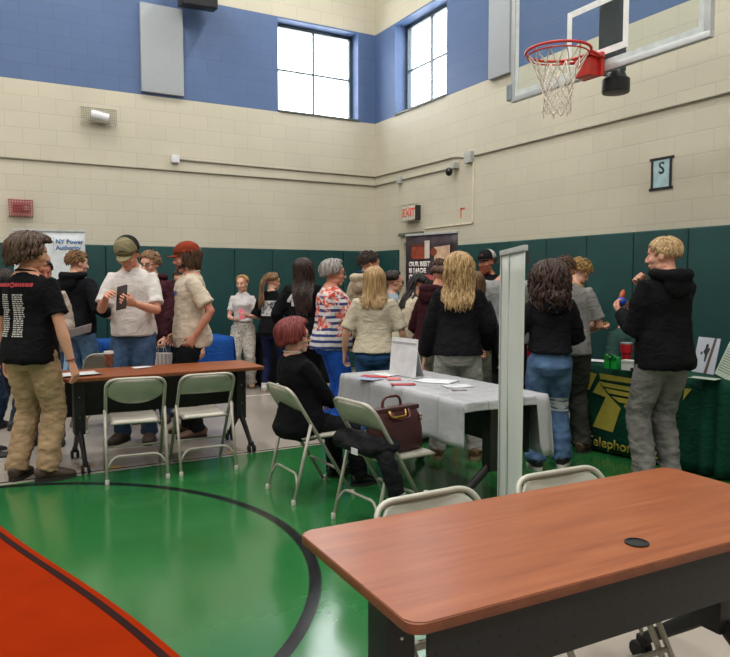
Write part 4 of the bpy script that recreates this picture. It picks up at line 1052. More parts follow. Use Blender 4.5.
for lo, hi in (((-.007, -hy - .03, hz - .018), (-.0046, hy + .03, hz + .008)), ((-.007, -hy - .025, -hz - .008), (-.0046, hy + .03, -hz + .02)), ((-.0085, -hy - .01, -hz), (-.0072, -hy + .018, hz)), ((-.0085, hy - .016, -hz), (-.0072, hy + .01, hz))):
    b = bmesh.new(); box(b, lo, hi); put('tape_strip', b, TAPE, t)

# ---------------------------------------------------------------- basketball backboard
BX, BY, BZ = 4.25, 3.955, 3.06; BW, BH = 1.94, 1.20
t = thing('basketball_hoop', 'glass basketball backboard with red rim and white net', 'basketball hoop', (BX, BY, BZ))
ALU = M('#c2c6c8', .4, .5, .03)
b = bmesh.new(); f = .045
for lo, hi in (((-.02, -BW / 2, 0), (.03, BW / 2, f)), ((-.02, -BW / 2, BH - f), (.03, BW / 2, BH)), ((-.02, -BW / 2, f), (.03, -BW / 2 + f, BH - f)), ((-.02, BW / 2 - f, f), (.03, BW / 2, BH - f))): bevbox(b, lo, hi, .006)
fr = put('board_frame', b, ALU, t, smooth_angle=40)
g = NT('backboard_glass', .03); g.b.inputs['Transmission Weight'].default_value = 1; g.b.inputs['IOR'].default_value = 1.15; g.b.inputs['Base Color'].default_value = (.86, .92, .92, 1)
b = bmesh.new(); box(b, (-.006, -BW / 2 + f, f), (.006, BW / 2 - f, BH - f)); gl = put('glass', b, g.m, t)
b = bmesh.new(); lw = .05; wl = M('#e3e6e6', .5)
z0, z1, yy = .13, .56, .305
for lo, hi in (((-.009, -yy, z0), (-.0065, yy, z0 + lw)), ((-.009, -yy, z1 - lw), (-.0065, yy, z1)), ((-.009, -yy, z0 + lw), (-.0065, -yy + lw, z1 - lw)), ((-.009, yy - lw, z0 + lw), (-.0065, yy, z1 - lw))): box(b, lo, hi)
put('target_square', b, wl, gl)
b = bmesh.new(); m_ = f + .02
for lo, hi in (((-.009, -BW / 2 + f, f), (-.0065, BW / 2 - f, f + .045)), ((-.009, -BW / 2 + f, f + .045), (-.0065, -BW / 2 + f + .045, BH - f)), ((-.009, BW / 2 - f - .045, f + .045), (-.0065, BW / 2 - f, BH - f))): box(b, lo, hi)
put('border_line', b, M('#c6cfcf', .5), gl)
RED = M('#c23227', .4); RX0, RZ0, RR = -.40, .115, .235
b = bmesh.new(); tube(b, [(RX0 + RR * math.cos(a), RR * math.sin(a), RZ0) for a in [2 * PI * k / 40 for k in range(41)]], .0105, 8)
tube(b, [(RX0 + (RR - .012) * math.cos(a), (RR - .012) * math.sin(a), RZ0 - .03) for a in [2 * PI * k / 40 for k in range(41)]], (.006), 6)
for s in (-1, 1): tube(b, [(-.03, s * .10, RZ0 - .01), (RX0 + RR * .75, s * .16, RZ0 - .012)], (.012), 8)
rim = put('rim', b, RED, t, smooth_angle=180)
b = bmesh.new(); bevbox(b, (-.055, -.10, -.03), (-.021, .10, RZ0 + .03), .006); prism(b, [(-.05, RZ0 - .015), (RX0 + RR - .01, RZ0 - .005), (RX0 + RR - .01, RZ0 + .005), (-.05, RZ0 + .02)], -.09, .09, Matrix(((1, 0, 0, 0), (0, 0, 1, 0), (0, 1, 0, 0), (0, 0, 0, 1)))); bevbox(b, (-.15, -.075, -.03), (-.055, .075, RZ0 - .012), .01); put('rim_bracket', b, RED, t, smooth_angle=40)
# net: a diamond mesh that narrows downwards
b = bmesh.new(); NN, LV = 12, 8
FZ = (0, .26, .42, .54, .65, .75, .84, .92, 1.0); FR_ = (1, .72, .58, .53, .49, .47, .455, .45, .46)
def netp(i, l):
    f_ = FZ[l]; rad = (RR - .012) * FR_[l]; a = 2 * PI * (i + .5 * (l % 2)) / NN
    return Vector((RX0 + rad * math.cos(a), rad * math.sin(a), RZ0 - .012 - .43 * f_ + .01 * math.sin(i * 2.3 + l)))
for l in range(LV):
    for i in range(NN):
        for j in ((i, i + 1) if l % 2 else (i, i - 1)):
            p0, p1 = netp(i, l), netp(j, l + 1); mid = (p0 + p1) / 2 + Vector((rnd.uniform(-.006, .006), rnd.uniform(-.006, .006), -.004)); tube(b, [p0, mid, p1], .0042, 5)
for i in range(NN):
    if i % 2 == 0: tube(b, [netp(i, LV), netp(i, LV) + Vector((0, 0, -.025))], .005, 5)
put('net', b, M('#cfc6b8', .9), t)
b = bmesh.new(); bevbox(b, (.10, -.115, .03), (.20, .075, CEIL - BZ - .001), .01); put('mast', b, M('#454b52', .5), t)
b = bmesh.new()
for z in (.70, 1.0): bevbox(b, (.03, -.20, z - .03), (.10, .20, z + .03), .006)
put('board_bracket', b, M('#9aa3a8', .5, .4), t)
b = bmesh.new(); lathe(b, [(.05, -.135), (.10, -.13), (.105, -.12), (.105, -.03), (.08, -.01), (.06, .04)], 24, Matrix.Translation((.15, -.06, -.0))); put('height_motor', b, M('#1b1d22', .4), t, smooth_angle=40)
b = bmesh.new(); bevbox(b, (-.03, BW / 2 - .02, .02), (.05, BW / 2 + .045, .16), .008); put('corner_clamp', b, M('#8d9aa0', .4, .5), t)
# ---------------------------------------------------------------- the people
def who(px, D, h, **k):
    return dict(loc=(*spot(px, D)[:2], 0), rotz=head_to_rot(h), **k)
def A(s, x, y, z, palm=(0, 0, 1), curl=30, pole=None, **k):
    """arm whose wrist is at (x, y, z) in body heights; s = 1 right, -1 left"""
    return dict(w=(x, y, z), palm=palm, curl=curl, pole=pole or (s * .6, -.7, -.8), **k)
BLK = cloth('#0c0d10'); BLK2 = cloth('#101115'); SKIN = '#c99a80'; SKIN2 = '#d2a78f'
BOOT = M('#43342a', .7); BOOT_SOLE = M('#241f1c', .8); SNEAK = M('#cfccc6', .7)
def denim(c): return cloth(c, .9, .16, 9)
P = {}
# man in tour shirt
P['tour'] = person('person with thick wavy brown hair, black tour shirt and tan work trousers', **who(31, 5.12, 14), H=1.825, w=1.04, head=(-52, 4, 0), skin=SKIN, rh=HANG(1, .02, .175, .47), lh=HANG(-1, .05, .165),
    feet=(dict(p=(.06, .0), toe=38), dict(p=(-.075, -.01), toe=-14)),
    hair=dict(c=('#281c14', '#5a4330'), n=300, len=.075, wave=.020, freq=28, thick=.012, puff=1.25, front=64, end=116, hang_from=66),
    shirt=dict(mat=BLK, sleeve=.44, collar=True, hem=-.05, ex=.012), pants=dict(mat=cloth('#a08668', .9, .10, 8), ex=.012, leg=(1.1, 1.18, 1.3), fold=.012), shoes=dict(mat=BOOT, sole=BOOT_SOLE, boot=.02), seed=11)
zz = 1.445
INK = M('#b9b6b2', .8); REDINK = M('#a8323a', .8); sh = []
for c0, c1 in ((-.165, -.065), (-.035, .06)):
    for r_ in range(20):
        z = zz - .075 - r_ * .0155; x = c0
        while x < c1 - .012:
            ln = rnd.uniform(.012, .034); x1 = min(x + ln, c1 - rnd.uniform(0, .02)); sh += grid_rect(x, z, x1, z + .0085, 1); x = x1 + .006
project_back(P['tour'], sh, INK, 'date_lettering')
sh = []; x = -.19
while x < .12:
    ln = rnd.uniform(.014, .024)
    if abs(x + ln / 2 + .035) > .026: sh += grid_rect(x, zz - .012, x + ln, zz + .014, 1)
    x += ln + .004
for k in range(12): a, c = 2 * PI * k / 12, 2 * PI * (k + 1) / 12; sh.append([(-.035 + .020 * math.cos(a), zz + .02 * math.sin(a)), (-.035 + .02 * math.cos(c), zz + .02 * math.sin(c)), (-.035 + .010 * math.cos(c), zz + .01 * math.sin(c)), (-.035 + .010 * math.cos(a), zz + .010 * math.sin(a))])
project_back(P['tour'], sh, REDINK, 'tour_title_print')
b = bmesh.new(); S_, E_, W_, _ = P['tour']['arms'][1]; c = E_.lerp(W_, .9); ax = (W_ - E_).normalized(); u_ = ax.orthogonal().normalized(); v_ = ax.cross(u_)
tube(b, [c + (u_ * math.cos(q) + v_ * math.sin(q)) * .031 for q in [2 * PI * k / 16 for k in range(17)]], .005, 6); put('wristband', b, M('#6a3038', .6), P['tour']['root'], smooth_angle=180)
P['red'] = person('person in a bright red shirt and dark jeans, half outside the frame', **who(-19, 5.75, 60), H=1.78, skin=SKIN, hair=dict(c=('#2a2018', '#4a3828'), short=True, n=420, thick=.0075), shirt=dict(mat=cloth('#b01c26'), sleeve=.55), pants=dict(mat=denim('#243145'), ex=.01), shoes=dict(mat=M('#26262a', .6), sole=M('#c9c6c0', .7)), seed=12)
P['beige'] = person('person in a pale beige jacket with a dark beard, holding a white sheet of paper', **who(43, 6.25, 172), H=1.69, head=(35, 8, 0), skin='#a06a58', lh=A(-1, -.125, .11, .635, (0, 0, 1), 25, (-.1, -.3, -1)), rh=HANG(1),
    hair=dict(c=('#1a1310', '#33231c'), short=True, n=420, thick=.0075), beard=dict(c=('#1f1512', '#35241c'), len=.08), shirt=dict(mat=cloth('#a89c90'), sleeve=1, ex=.016, name='jacket'), pants=dict(mat=denim('#4a5d7a')), shoes=dict(mat=BOOT, sole=BOOT_SOLE), seed=13)
P['dark'] = person('dark-haired person in black, mostly hidden behind the tour shirt', **who(4, 6.9, 20), H=1.60, sex='f', skin=SKIN2, hair=dict(c=('#17110e', '#2e221c'), n=170, len=.14, wave=.01, puff=1.06), shirt=dict(mat=BLK, sleeve=1, ex=.012), pants=dict(mat=denim('#2a3342')), shoes=dict(mat=M('#2a2a2e', .6)), seed=14)
P['hoodie'] = person('person in a black hoodie with short curly brown hair and blue jeans', **who(77, 7.9, 14), H=1.83, w=1.04, head=(-32, 6, 0), skin=SKIN2, hair=dict(c=('#5a3f28', '#8c6844'), short=True, n=420, thick=.0095, spike=.12, short_len=.3),
    rh=A(1, .15, .10, .60, (-1, 0, .3), 35), lh=A(-1, -.12, .16, .58), shirt=dict(mat=BLK2, sleeve=1, ex=.018, hem=-.05, fold=.010), hood=BLK2, pants=dict(mat=denim('#52708f'), ex=.010, leg=(1.05, 1.1, 1.2)), shoes=dict(mat=BOOT, sole=BOOT_SOLE, boot=.03), seed=15)
project_back(P['hoodie'], [[(-.02 + .045 * math.cos(a), 1.22 + .03 * math.sin(a)), (-.02 + .045 * math.cos(c), 1.22 + .03 * math.sin(c)), (-.02 + .03 * math.cos(c), 1.22 + .014 * math.sin(c)), (-.02 + .03 * math.cos(a), 1.22 + .014 * math.sin(a))] for a, c in [(R(45 * k), R(45 * k + 30)) for k in range(8)]], INK, 'back_emblem')
# capped man with the dark wallet
P['cap'] = person('person in a white T-shirt and olive cap looking down at a dark wallet', **who(134, 6.38, 182), H=1.90, w=1.0, lean=4, head=(0, 28, 0), skin='#c4917a', hair=dict(c=('#3a2a1e', '#5b4430'), short=True, n=300, thick=.007),
    rh=A(1, .05, .20, .700, (-.5, -.1, -.6), 30, (.45, -.2, -1)), lh=A(-1, -.08, .205, .675, (.6, -.5, .3), 42, (-.45, -.2, -1)),
    cap=dict(mat=(cloth('#7d7558'), cloth('#1d1f20')), patch=M('#3a3a34', .7), brim=cloth('#857c5d')), shirt=dict(mat=cloth('#cfcac6', .9, .04), sleeve=.50, collar=True, hem=-.015, ex=.009, over=.022), pants=dict(mat=denim('#3d536f'), ex=.010, leg=(1.08, 1.1, 1.2)), shoes=dict(mat=BOOT, sole=BOOT_SOLE, boot=.03), seed=16)
P['maroon'] = person('person in a maroon hooded sweatshirt with glasses and curly light brown hair', **who(153, 7.3, 186), H=1.80, w=1.08, head=(-10, 8, 0), skin=SKIN2, hair=dict(c=('#5f452e', '#94724e'), short=True, n=420, thick=.0095, spike=.14, short_len=.3), glasses=M('#3a2a24', .4),
    lh=A(-1, -.12, .12, .50, (1, 0, 0), 60), shirt=dict(mat=cloth('#3a1a22'), sleeve=1, ex=.02, hem=-.06, fold=.012), hood=cloth('#3a1a22'), pants=dict(mat=denim('#3b4c66'), ex=.01), shoes=dict(mat=BOOT, sole=BOOT_SOLE), seed=17)
P['navy'] = person('person in a dark navy T-shirt, mostly hidden behind the man in the rust red cap', **who(184, 7.6, 196), H=1.62, head=(0, 12, 0), skin=SKIN, rh=A(1, .185, .06, .50, (-1, 0, 0), 25), hair=dict(c=('#2a1f18', '#43342a'), short=True, n=420, thick=.0075), shirt=dict(mat=cloth('#171a22'), sleeve=.5, ex=.012), pants=dict(mat=denim('#26344a')), shoes=dict(mat=BOOT, sole=BOOT_SOLE), seed=18)
P['rust'] = person('person in a beige T-shirt and rust red cap with long brown hair, hand in pocket', **who(191, 6.62, -108), H=1.845, w=1.0, head=(2, 6, 0), skin='#c08d77', hair=dict(c=('#2f2119', '#553c2c'), n=150, len=.13, wave=.006, puff=1.0, front=56, end=112),
    lh=A(-1, -.122, -.01, .525, (1, 0, 0), 20, (-.5, -1, -.2)), rh=A(1, .15, .06, .52, (-1, 0, 0), 25), cap=dict(mat=cloth('#7c2f1c'), brim=cloth('#7c2f1c')), beard=dict(c=('#241813', '#38271f'), n=60, len=.07, k=.6),
    feet=(dict(p=(.07, .01), toe=14), dict(p=(-.07, -.02), toe=-14)), shirt=dict(mat=cloth('#c3b6a4', .9, .05), sleeve=.50, collar=True, hem=-.065, ex=.016, fold=.011), pants=dict(mat=cloth('#16171b'), ex=.012, leg=(1.1, 1.1, 1.2)), shoes=dict(mat=M('#6b5240', .7), sole=BOOT_SOLE), seed=19)
project_back(P['rust'], [[(-.075 + .035 * math.cos(a) * (1 + .3 * math.sin(3 * a)), 1.36 + .026 * math.sin(a)), (-.075 + .035 * math.cos(c) * (1 + .3 * math.sin(3 * c)), 1.36 + .026 * math.sin(c)), (-.075, 1.36)] for a, c in [(R(30 * k), R(30 * k + 30)) for k in range(12)]], M('#3f63a0', .8), 'chest_emblem', True)
# girls by the wall
tp = NT('leopard_spot_trousers', .9); c_ = tp.coord(); vo = tp.n('ShaderNodeTexVoronoi'); tp.l(c_, vo.inputs['Vector']); vo.inputs['Scale'].default_value = 34
tp.base(tp.ramp(vo.outputs['Distance'], [(.22, lin('#6d6358')), (.34, lin('#c9c2b6'))]))
P['white_girl'] = person('person in a cropped white T-shirt and pale spotted trousers holding a pink phone', **who(243, 9.65, 178), H=1.57, sex='f', head=(-14, 6, 0), skin=SKIN2, hair=dict(c=('#8a6a44', '#b8945f'), n=130, front=40, end=108, tail=.22, tail_at=(0, -.46, .62)),
    lh=A(-1, -.06, .17, .64, (.6, -.5, .4), 40), rh=A(1, .05, .16, .61, (-.3, 0, 1), 30), shirt=dict(mat=cloth('#c9c5c3', .9, .05), sleeve=.42, hem=.055, ex=.006, drape=.86), pants=dict(mat=tp.m, ex=.010, top=.075, leg=(1.15, 1.3, 1.5), fold=.009), shoes=dict(mat=M('#a58868', .7), sole=M('#7a6350', .7)), seed=20)
P['pony'] = person('person with a brown ponytail, black top with white picture on its back, navy leggings', **who(272, 9.25, 12), H=1.60, sex='f', head=(-40, 4, 0), skin=SKIN2, glasses=M('#2a2422', .4), hair=dict(c=('#4f3826', '#86643f'), n=130, front=40, end=108, tail=.42, wave=.008),
    lh=A(-1, -.10, .14, .60, (1, 0, 0), 40), rh=A(1, .12, .16, .62, (-1, 0, 0), 40), shirt=dict(mat=BLK, sleeve=.58, hem=-.05, ex=.016, fold=.01, open_neck=True), pants=dict(mat=cloth('#1b2140'), ex=.003, leg=(.95, .95, .95)), shoes=dict(mat=SNEAK, sole=M('#b59a7c', .7), boot=.02), seed=21)
t = NT('white_floral_print', .85); c_ = t.coord(); t.base(t.ramp(t.noise(c_, 22, 3), [(.44, lin('#c6c4c2')), (.60, lin('#5c5a5c')), (.66, lin('#1e1d20'))]))
sh = []
for i in range(8):
    for j in range(7): sh.append([(-.125 + .25 * (i + q) / 8, 1.02 + .20 * (j + r_) / 7) for q, r_ in ((0, 0), (1, 0), (1, 1), (0, 1))])
project_back(P['pony'], sh, t.m, 'back_picture')
P['long'] = person('person with very long dark hair and a black sweatshirt with white numerals on the back', **who(303, 7.7, 8), H=1.74, sex='f', w=1.08, head=(-22, 6, 0), skin=SKIN2, hair=dict(c=('#1d1412', '#38241f'), n=330, len=.50, wave=.007, thick=.008, puff=1.04, part=40, drift=.0045),
    rh=A(1, .13, .14, .60), lh=A(-1, -.15, .05, .52, (1, 0, 0)), shirt=dict(mat=BLK, sleeve=1, ex=.020, hem=-.07, fold=.011), pants=dict(mat=cloth('#101114'), ex=.01), shoes=dict(mat=M('#1a1a1c', .6), sole=M('#8a8884', .7)), seed=22)
project_back(P['long'], [q for s_ in [text_shapes('4', .19, -.10, 1.27, .010)] for q in s_] + grid_rect(.01, 1.20, .035, 1.33, 1) + grid_rect(.06, 1.20, .085, 1.33, 1), M('#c9c6c4', .8), 'numerals')
# older woman in the striped floral top
fs = NT('floral_striped_cotton', .85); c_ = fs.coord(); X_, Y_, Z_ = fs.sep(c_); st = fs.math('SINE', fs.math('ADD', fs.math('MULTIPLY', Z_, 105), fs.math('MULTIPLY', fs.noise(c_, 5, 2), 3)))
navy = fs.mix(fs.math('GREATER_THAN', st, .15), lin('#c9c5c6'), lin('#26376f')); fl = fs.noise(c_, 11, 3, .55)
zone = fs.math('MULTIPLY', fs.math('GREATER_THAN', fs.math('ADD', fl, fs.math('MULTIPLY', Z_, .22)), .745), fs.math('GREATER_THAN', Z_, .95))
flower = fs.ramp(fs.noise(c_, 26, 3), [(.40, lin('#b8412f')), (.52, lin('#d1766a')), (.62, lin('#d9cfc9'))]); fs.base(fs.mix(zone, navy, flower))
P['older'] = person('grey-haired person in a red floral and navy striped top and blue trousers', **who(332, 6.8, 72), H=1.69, sex='f', w=1.22, head=(-8, 4, 0), skin='#c7937c', hair=dict(c=('#5c5754', '#a39d98'), n=260, len=.03, wave=.006, thick=.013, puff=1.10, front=44, end=118),
    rh=A(1, .04, .20, .63, (0, -.3, 1), 35), lh=A(-1, -.06, .20, .62, (0, 0, 1), 35), shirt=dict(mat=fs.m, sleeve=.52, hem=-.045, ex=.022, fold=.010, drape=1.0), pants=dict(mat=cloth('#1f4fa8', .85, .1), ex=.014, leg=(1.05, 1.1, 1.25)), shoes=dict(mat=M('#b58f78', .7)), glasses=M('#4a4a4c', .3), seed=23)
P['tan_hood'] = person('dark-haired person in a beige hoodie with a blue collar, behind the cream T-shirt', **who(367, 7.25, 42), H=1.80, head=(-25, 6, 0), skin=SKIN, hair=dict(c=('#1f1612', '#3d2c22'), short=True, n=520, thick=.0075, lay=.9), shirt=dict(mat=cloth('#aca089'), sleeve=1, ex=.018), hood=cloth('#aca089'), pants=dict(mat=cloth('#1b1c20')), shoes=dict(mat=BOOT), seed=24)
b = bmesh.new(); sp, fr_ = P['tan_hood']['spine'], P['tan_hood']['frame']; tube(b, [sp(.335) + fr_(.33) @ Vector((.066 * math.cos(q), .066 * math.sin(q) - .012, .012 * math.sin(-q))) for q in [2 * PI * k / 20 for k in range(21)]], [(.008, .016)] * 21, 8, up=(0, 0, 1)); put('blue_collar', b, cloth('#2d4a86'), P['tan_hood']['root'], smooth_angle=180)
P['blond_tee'] = person('person with straight long blond hair, cream T-shirt and blue jeans', **who(374, 6.2, 6), H=1.61, sex='f', w=1.10, head=(-6, 8, 0), skin=SKIN2, hair=dict(c=('#7d6140', '#b99a6c'), n=320, len=.25, wave=.005, thick=.009, puff=1.05, part=62),
    lh=A(-1, -.17, .05, .50, (1, 0, 0)), rh=A(1, .17, .08, .51, (-1, 0, 0)), shirt=dict(mat=cloth('#b5ab97', .9, .05), sleeve=.55, hem=-.005, ex=.014, fold=.009), pants=dict(mat=denim('#2c4a74'), ex=.003), shoes=dict(mat=SNEAK), seed=25)
P['specs'] = person('person with dark tied hair, glasses and a pale blue collar', **who(392, 7.6, 70), H=1.60, sex='f', head=(-8, 6, 0), skin=SKIN2, glasses=M('#1f1c1c', .4), hair=dict(c=('#15100e', '#2a1f1b'), n=130, front=40, end=108, tail=.12), shirt=dict(mat=cloth('#8d9aa3'), sleeve=.6), pants=dict(mat=cloth('#1b1c20')), shoes=dict(mat=BOOT), seed=26)
P['cream_tie'] = person('person with a long black tail of hair bending forward in a cream T-shirt', **who(404, 6.9, 50), H=1.60, sex='f', lean=22, head=(0, 18, 0), skin='#b98a70', hair=dict(c=('#121011', '#262022'), n=150, front=42, end=112, tail=.36, tail_at=(0, -.48, .70), wave=.006), rh=A(1, .10, .22, .58), lh=A(-1, -.08, .24, .58), shirt=dict(mat=cloth('#b3a893', .9, .05), sleeve=.58, ex=.012, hem=-.03), pants=dict(mat=cloth('#8a8a86')), shoes=dict(mat=SNEAK), seed=27)
P['bun'] = person('person in a maroon hoodie with brown hair up in a bun', **who(431, 6.3, 46), H=1.655, sex='f', lean=12, head=(0, 14, 0), skin='#c59179', hair=dict(c=('#37261c', '#5f4432'), n=140, front=42, end=108, bun=.045, bun_at=(0, -.40, .98)), rh=A(1, .10, .13, .58), lh=A(-1, -.09, .15, .58), shirt=dict(mat=cloth('#35151d'), sleeve=1, ex=.018), hood=cloth('#35151d'), pants=dict(mat=cloth('#a7a59f')), shoes=dict(mat=SNEAK), seed=28)
P['wavy'] = person('person with long wavy blond hair, black sweatshirt and light grey sweatpants', **who(458, 5.74, 10), H=1.715, sex='f', w=1.02, head=(-8, 4, 0), skin=SKIN2, hair=dict(c=('#6e5334', '#c2a272'), n=340, len=.33, wave=.022, freq=24, thick=.010, puff=1.12, part=66),
    lh=HANG(-1, .06, .165, .478), rh=A(1, .14, .12, .53, (-1, 0, 0), 40), feet=(dict(p=(.085, .02), toe=8), dict(p=(-.095, -.0), toe=-10)), shirt=dict(mat=BLK2, sleeve=1, ex=.022, hem=-.02, fold=.011, cuff=1.2), pants=dict(mat=cloth('#9f9e99', .9, .06), ex=.014, leg=(1.1, 1.2, 1.2), fold=.010), shoes=dict(mat=M('#6b5038', .7), sole=M('#8a7458', .7)), seed=29)
P['brown_back'] = person('person with brown hair just behind the wavy blond hair', **who(474, 6.75, 20), H=1.58, sex='f', skin=SKIN2, hair=dict(c=('#4a3424', '#7a593c'), n=170, len=.2, wave=.008), shirt=dict(mat=cloth('#24252b'), sleeve=1), pants=dict(mat=cloth('#8f8d88')), shoes=dict(mat=SNEAK), seed=30)
P['grey_tee'] = person('person in a grey T-shirt and black trousers behind the upright banner', **who(507, 7.15, 25), H=1.80, w=1.2, head=(-10, 5, 0), skin=SKIN, lh=A(-1, -.125, .08, .56, (1, 0, 0), 30), rh=A(1, .08, .22, .66, (0, 0, 1), 45), hair=dict(c=('#1d1613', '#33271f'), short=True, n=420, thick=.0075), shirt=dict(mat=cloth('#8b8b8b', .9, .08), sleeve=.58, ex=.014, hem=-.06), pants=dict(mat=cloth('#17181b')), shoes=dict(mat=BOOT), seed=31)
P['beard'] = person('bearded person in a dark cap and black jacket behind the red draped table', **who(487, 8.68, 226), H=1.865, w=1.0, head=(0, 4, 0), skin='#c08670', hair=dict(c=('#5c3522', '#7a4a30'), short=True, n=300, thick=.007), beard=dict(c=('#6e3320', '#9c5636'), len=.16, k=1.1), cap=dict(mat=(cloth('#191a1d'), cloth('#b7b6b2')), brim=cloth('#191a1d'), patch=M('#6a3a30', .7)), shirt=dict(mat=BLK2, sleeve=1, ex=.018, name='jacket'), pants=dict(mat=cloth('#1c1d21')), shoes=dict(mat=BOOT), seed=32)
project_back(P['beard'], grid_rect(-.14, 1.33, -.06, 1.37, 2), M('#a9a8a6', .8), 'chest_patch', True)
# curly girl in ripped jeans
rj = NT('ripped_denim', .9); c_ = rj.coord(); X_, Y_, Z_ = rj.sep(c_); nz = rj.noise(rj.mapv(c_, (8, 8, 60)), 1, 3)
band = rj.math('MULTIPLY', rj.math('LESS_THAN', rj.math('ABSOLUTE', rj.math('SUBTRACT', Z_, .50)), .055), rj.math('GREATER_THAN', nz, .46)); fray = rj.math('MULTIPLY', rj.math('LESS_THAN', rj.math('ABSOLUTE', rj.math('SUBTRACT', Z_, .50)), .04), rj.math('GREATER_THAN', nz, .62))
dn = rj.ramp(rj.noise(c_, 8, 4), [(.3, lin('#2e4869')), (.7, lin('#557397'))]); rj.base(rj.mix(rj.math('MULTIPLY', band, .85), dn, lin('#c9c9ca')))
P['curly'] = person('person with dark curly hair, cropped black hoodie and ripped blue jeans', **who(550, 5.45, 2), H=1.62, sex='f', w=1.04, head=(12, 8, 0), skin=SKIN2, hair=dict(c=('#1d1311', '#452d25'), n=420, len=.23, wave=.034, freq=32, thick=.010, puff=1.42, part=60, streak=dict(c=('#8c6a44', '#c5a274'))),
    lh=A(-1, -.16, .16, .60, (0, 0, 1), 40), rh=A(1, .10, .18, .62, (0, 0, 1), 40), shirt=dict(mat=BLK2, sleeve=1, ex=.020, hem=.035, fold=.010), hood=BLK2, pants=dict(mat=rj.m, ex=.010, top=.06, leg=(1.1, 1.25, 1.5), fold=.010), shoes=dict(mat=M('#1b1b1e', .6), sole=M('#c2bfb8', .7)), feet=(dict(p=(.075, .03), toe=26), dict(p=(-.06, -.02), toe=-6)), seed=33)
P['olive'] = person('person with short brown hair, grey T-shirt and olive trousers behind the curly hair', **who(569, 5.95, 5), H=1.72, w=1.0, lean=6, side=-3, head=(0, 22, 0), skin=SKIN, hair=dict(c=('#3d2b1e', '#644833'), short=True, n=520, thick=.0075), rh=A(1, .10, .15, .60, (0, 0, 1), 40), lh=A(-1, -.08, .14, .60, (0, 0, 1), 40), shirt=dict(mat=cloth('#7c7b78', .9, .07), sleeve=.5, ex=.012), pants=dict(mat=cloth('#3a3a37', .9, .12), ex=.013, leg=(1.1, 1.1, 1.3), fold=.012), shoes=dict(mat=M('#55412f', .7), sole=BOOT_SOLE), feet=(dict(p=(.08, .02), toe=35), dict(p=(-.05, -.02), toe=10)), seed=34)
P['blond_curl'] = person('person with curly blond hair in a yellowish patterned shirt looking down', **who(571, 6.78, 62), H=1.72, sex='f', lean=6, head=(10, 26, 0), skin=SKIN2, hair=dict(c=('#7d5f38', '#b8955a'), short=True, n=420, thick=.010, spike=.16, short_len=.34, puff=1.08), rh=A(1, .09, .14, .60, (0, 0, 1), 40), lh=A(-1, -.07, .15, .58, (0, 0, 1), 40),
    shirt=dict(mat=cloth('#8f7650', .9, .3, 30), sleeve=.5, ex=.012), pants=dict(mat=cloth('#2a2440')), shoes=dict(mat=SNEAK), seed=35)
P['tall_blond'] = person('person with short blond hair, black hoodie and grey jeans in front of the telephone table', **who(664, 4.95, -14), H=1.805, w=.98, head=(38, 4, 0), skin='#cf9f88', hair=dict(c=('#8f7350', '#c8ab7f'), short=True, n=1000, thick=.0048, spike=.015, short_len=.40, lay=1.0, end=110, puff=.975),
    lh=A(-1, -.085, .165, .685, (.6, -.2, .5), 42, (-.1, .0, -1)), rh=A(1, -.01, .13, .79, (-.2, -.9, .3), 55, (.5, .2, -1)), feet=(dict(p=(.06, .02), toe=10), dict(p=(-.07, -.0), toe=-14)),
    shirt=dict(mat=BLK, sleeve=1, ex=.022, hem=-.055, fold=.010), hood=BLK, pants=dict(mat=cloth('#6d6c69', .9, .14), ex=.014, leg=(1.1, 1.15, 1.3), fold=.012), shoes=dict(mat=M('#2a2a2c', .6), sole=M('#b7b4ae', .7)), seed=36)
# seated helpers
P['helper'] = person('seated person in a dark green polo shirt behind the telephone table', loc=(5.51, 4.67, 0), rotz=R(170), H=1.70, head=(0, 6, 0), seat=.50, skin=SKIN, hair=dict(c=('#3a2620', '#5a3a2c'), short=True, n=420, thick=.0075), feet=(dict(p=(.08, .12), toe=6), dict(p=(-.08, .12), toe=-6)), rh=A(1, .12, .20, .60), lh=A(-1, -.12, .2, .60), shirt=dict(mat=cloth('#2c4540'), sleeve=.5, ex=.012), pants=dict(mat=cloth('#1c1d21')), shoes=dict(mat=BOOT), seed=37)
P['seated'] = person('seated person with a red bob and glasses in a black suit, arms folded', loc=(1.95, 4.41, 0), rotz=R(-86), H=1.50, sex='f', w=1.12, lean=-9, head=(-20, 8, 0), seat=.512, skin='#cfa491', glasses=M('#241a1a', .4), hair=dict(c=('#4a1a1c', '#8a3a38'), n=420, len=.05, wave=.003, thick=.009, puff=1.20, front=52, end=116, hang_from=60, part=180),
    feet=(dict(p=(.05, .29), toe=4), dict(p=(-.15, .27), toe=-8)), knees=((.1, 1, .5), (-.1, 1, .5)), rh=A(1, -.03, .155, .60, (0, -.5, -.8), 30, (.9, .3, -.9)), lh=A(-1, .03, .175, .585, (0, -.5, -.8), 30, (-.9, .3, -.9)),
    shirt=dict(mat=BLK, sleeve=.97, ex=.020, hem=-.075, fold=.008, name='jacket'), pants=dict(mat=cloth('#111215'), ex=.012, leg=(1.05, 1.1, 1.2)), shoes=dict(mat=M('#0f0f11', .35), sole=M('#141414', .6)), seed=38)
b = bmesh.new(); sp, fr_ = P['seated']['spine'], P['seated']['frame']; tube(b, [sp(.322) + fr_(.32) @ Vector((.052 * math.cos(q), .054 * math.sin(q) - .006, -.014 * math.sin(q))) for q in [2 * PI * k / 20 for k in range(21)]], [(.006, .012)] * 21, 8, up=(0, 0, 1)); put('blouse_collar', b, cloth('#c9bdb6'), P['seated']['root'], smooth_angle=180)
def world_of(p, v): return Matrix.Translation(p['root'].location) @ Matrix.Rotation(p['root'].rotation_euler[2], 4, 'Z') @ v
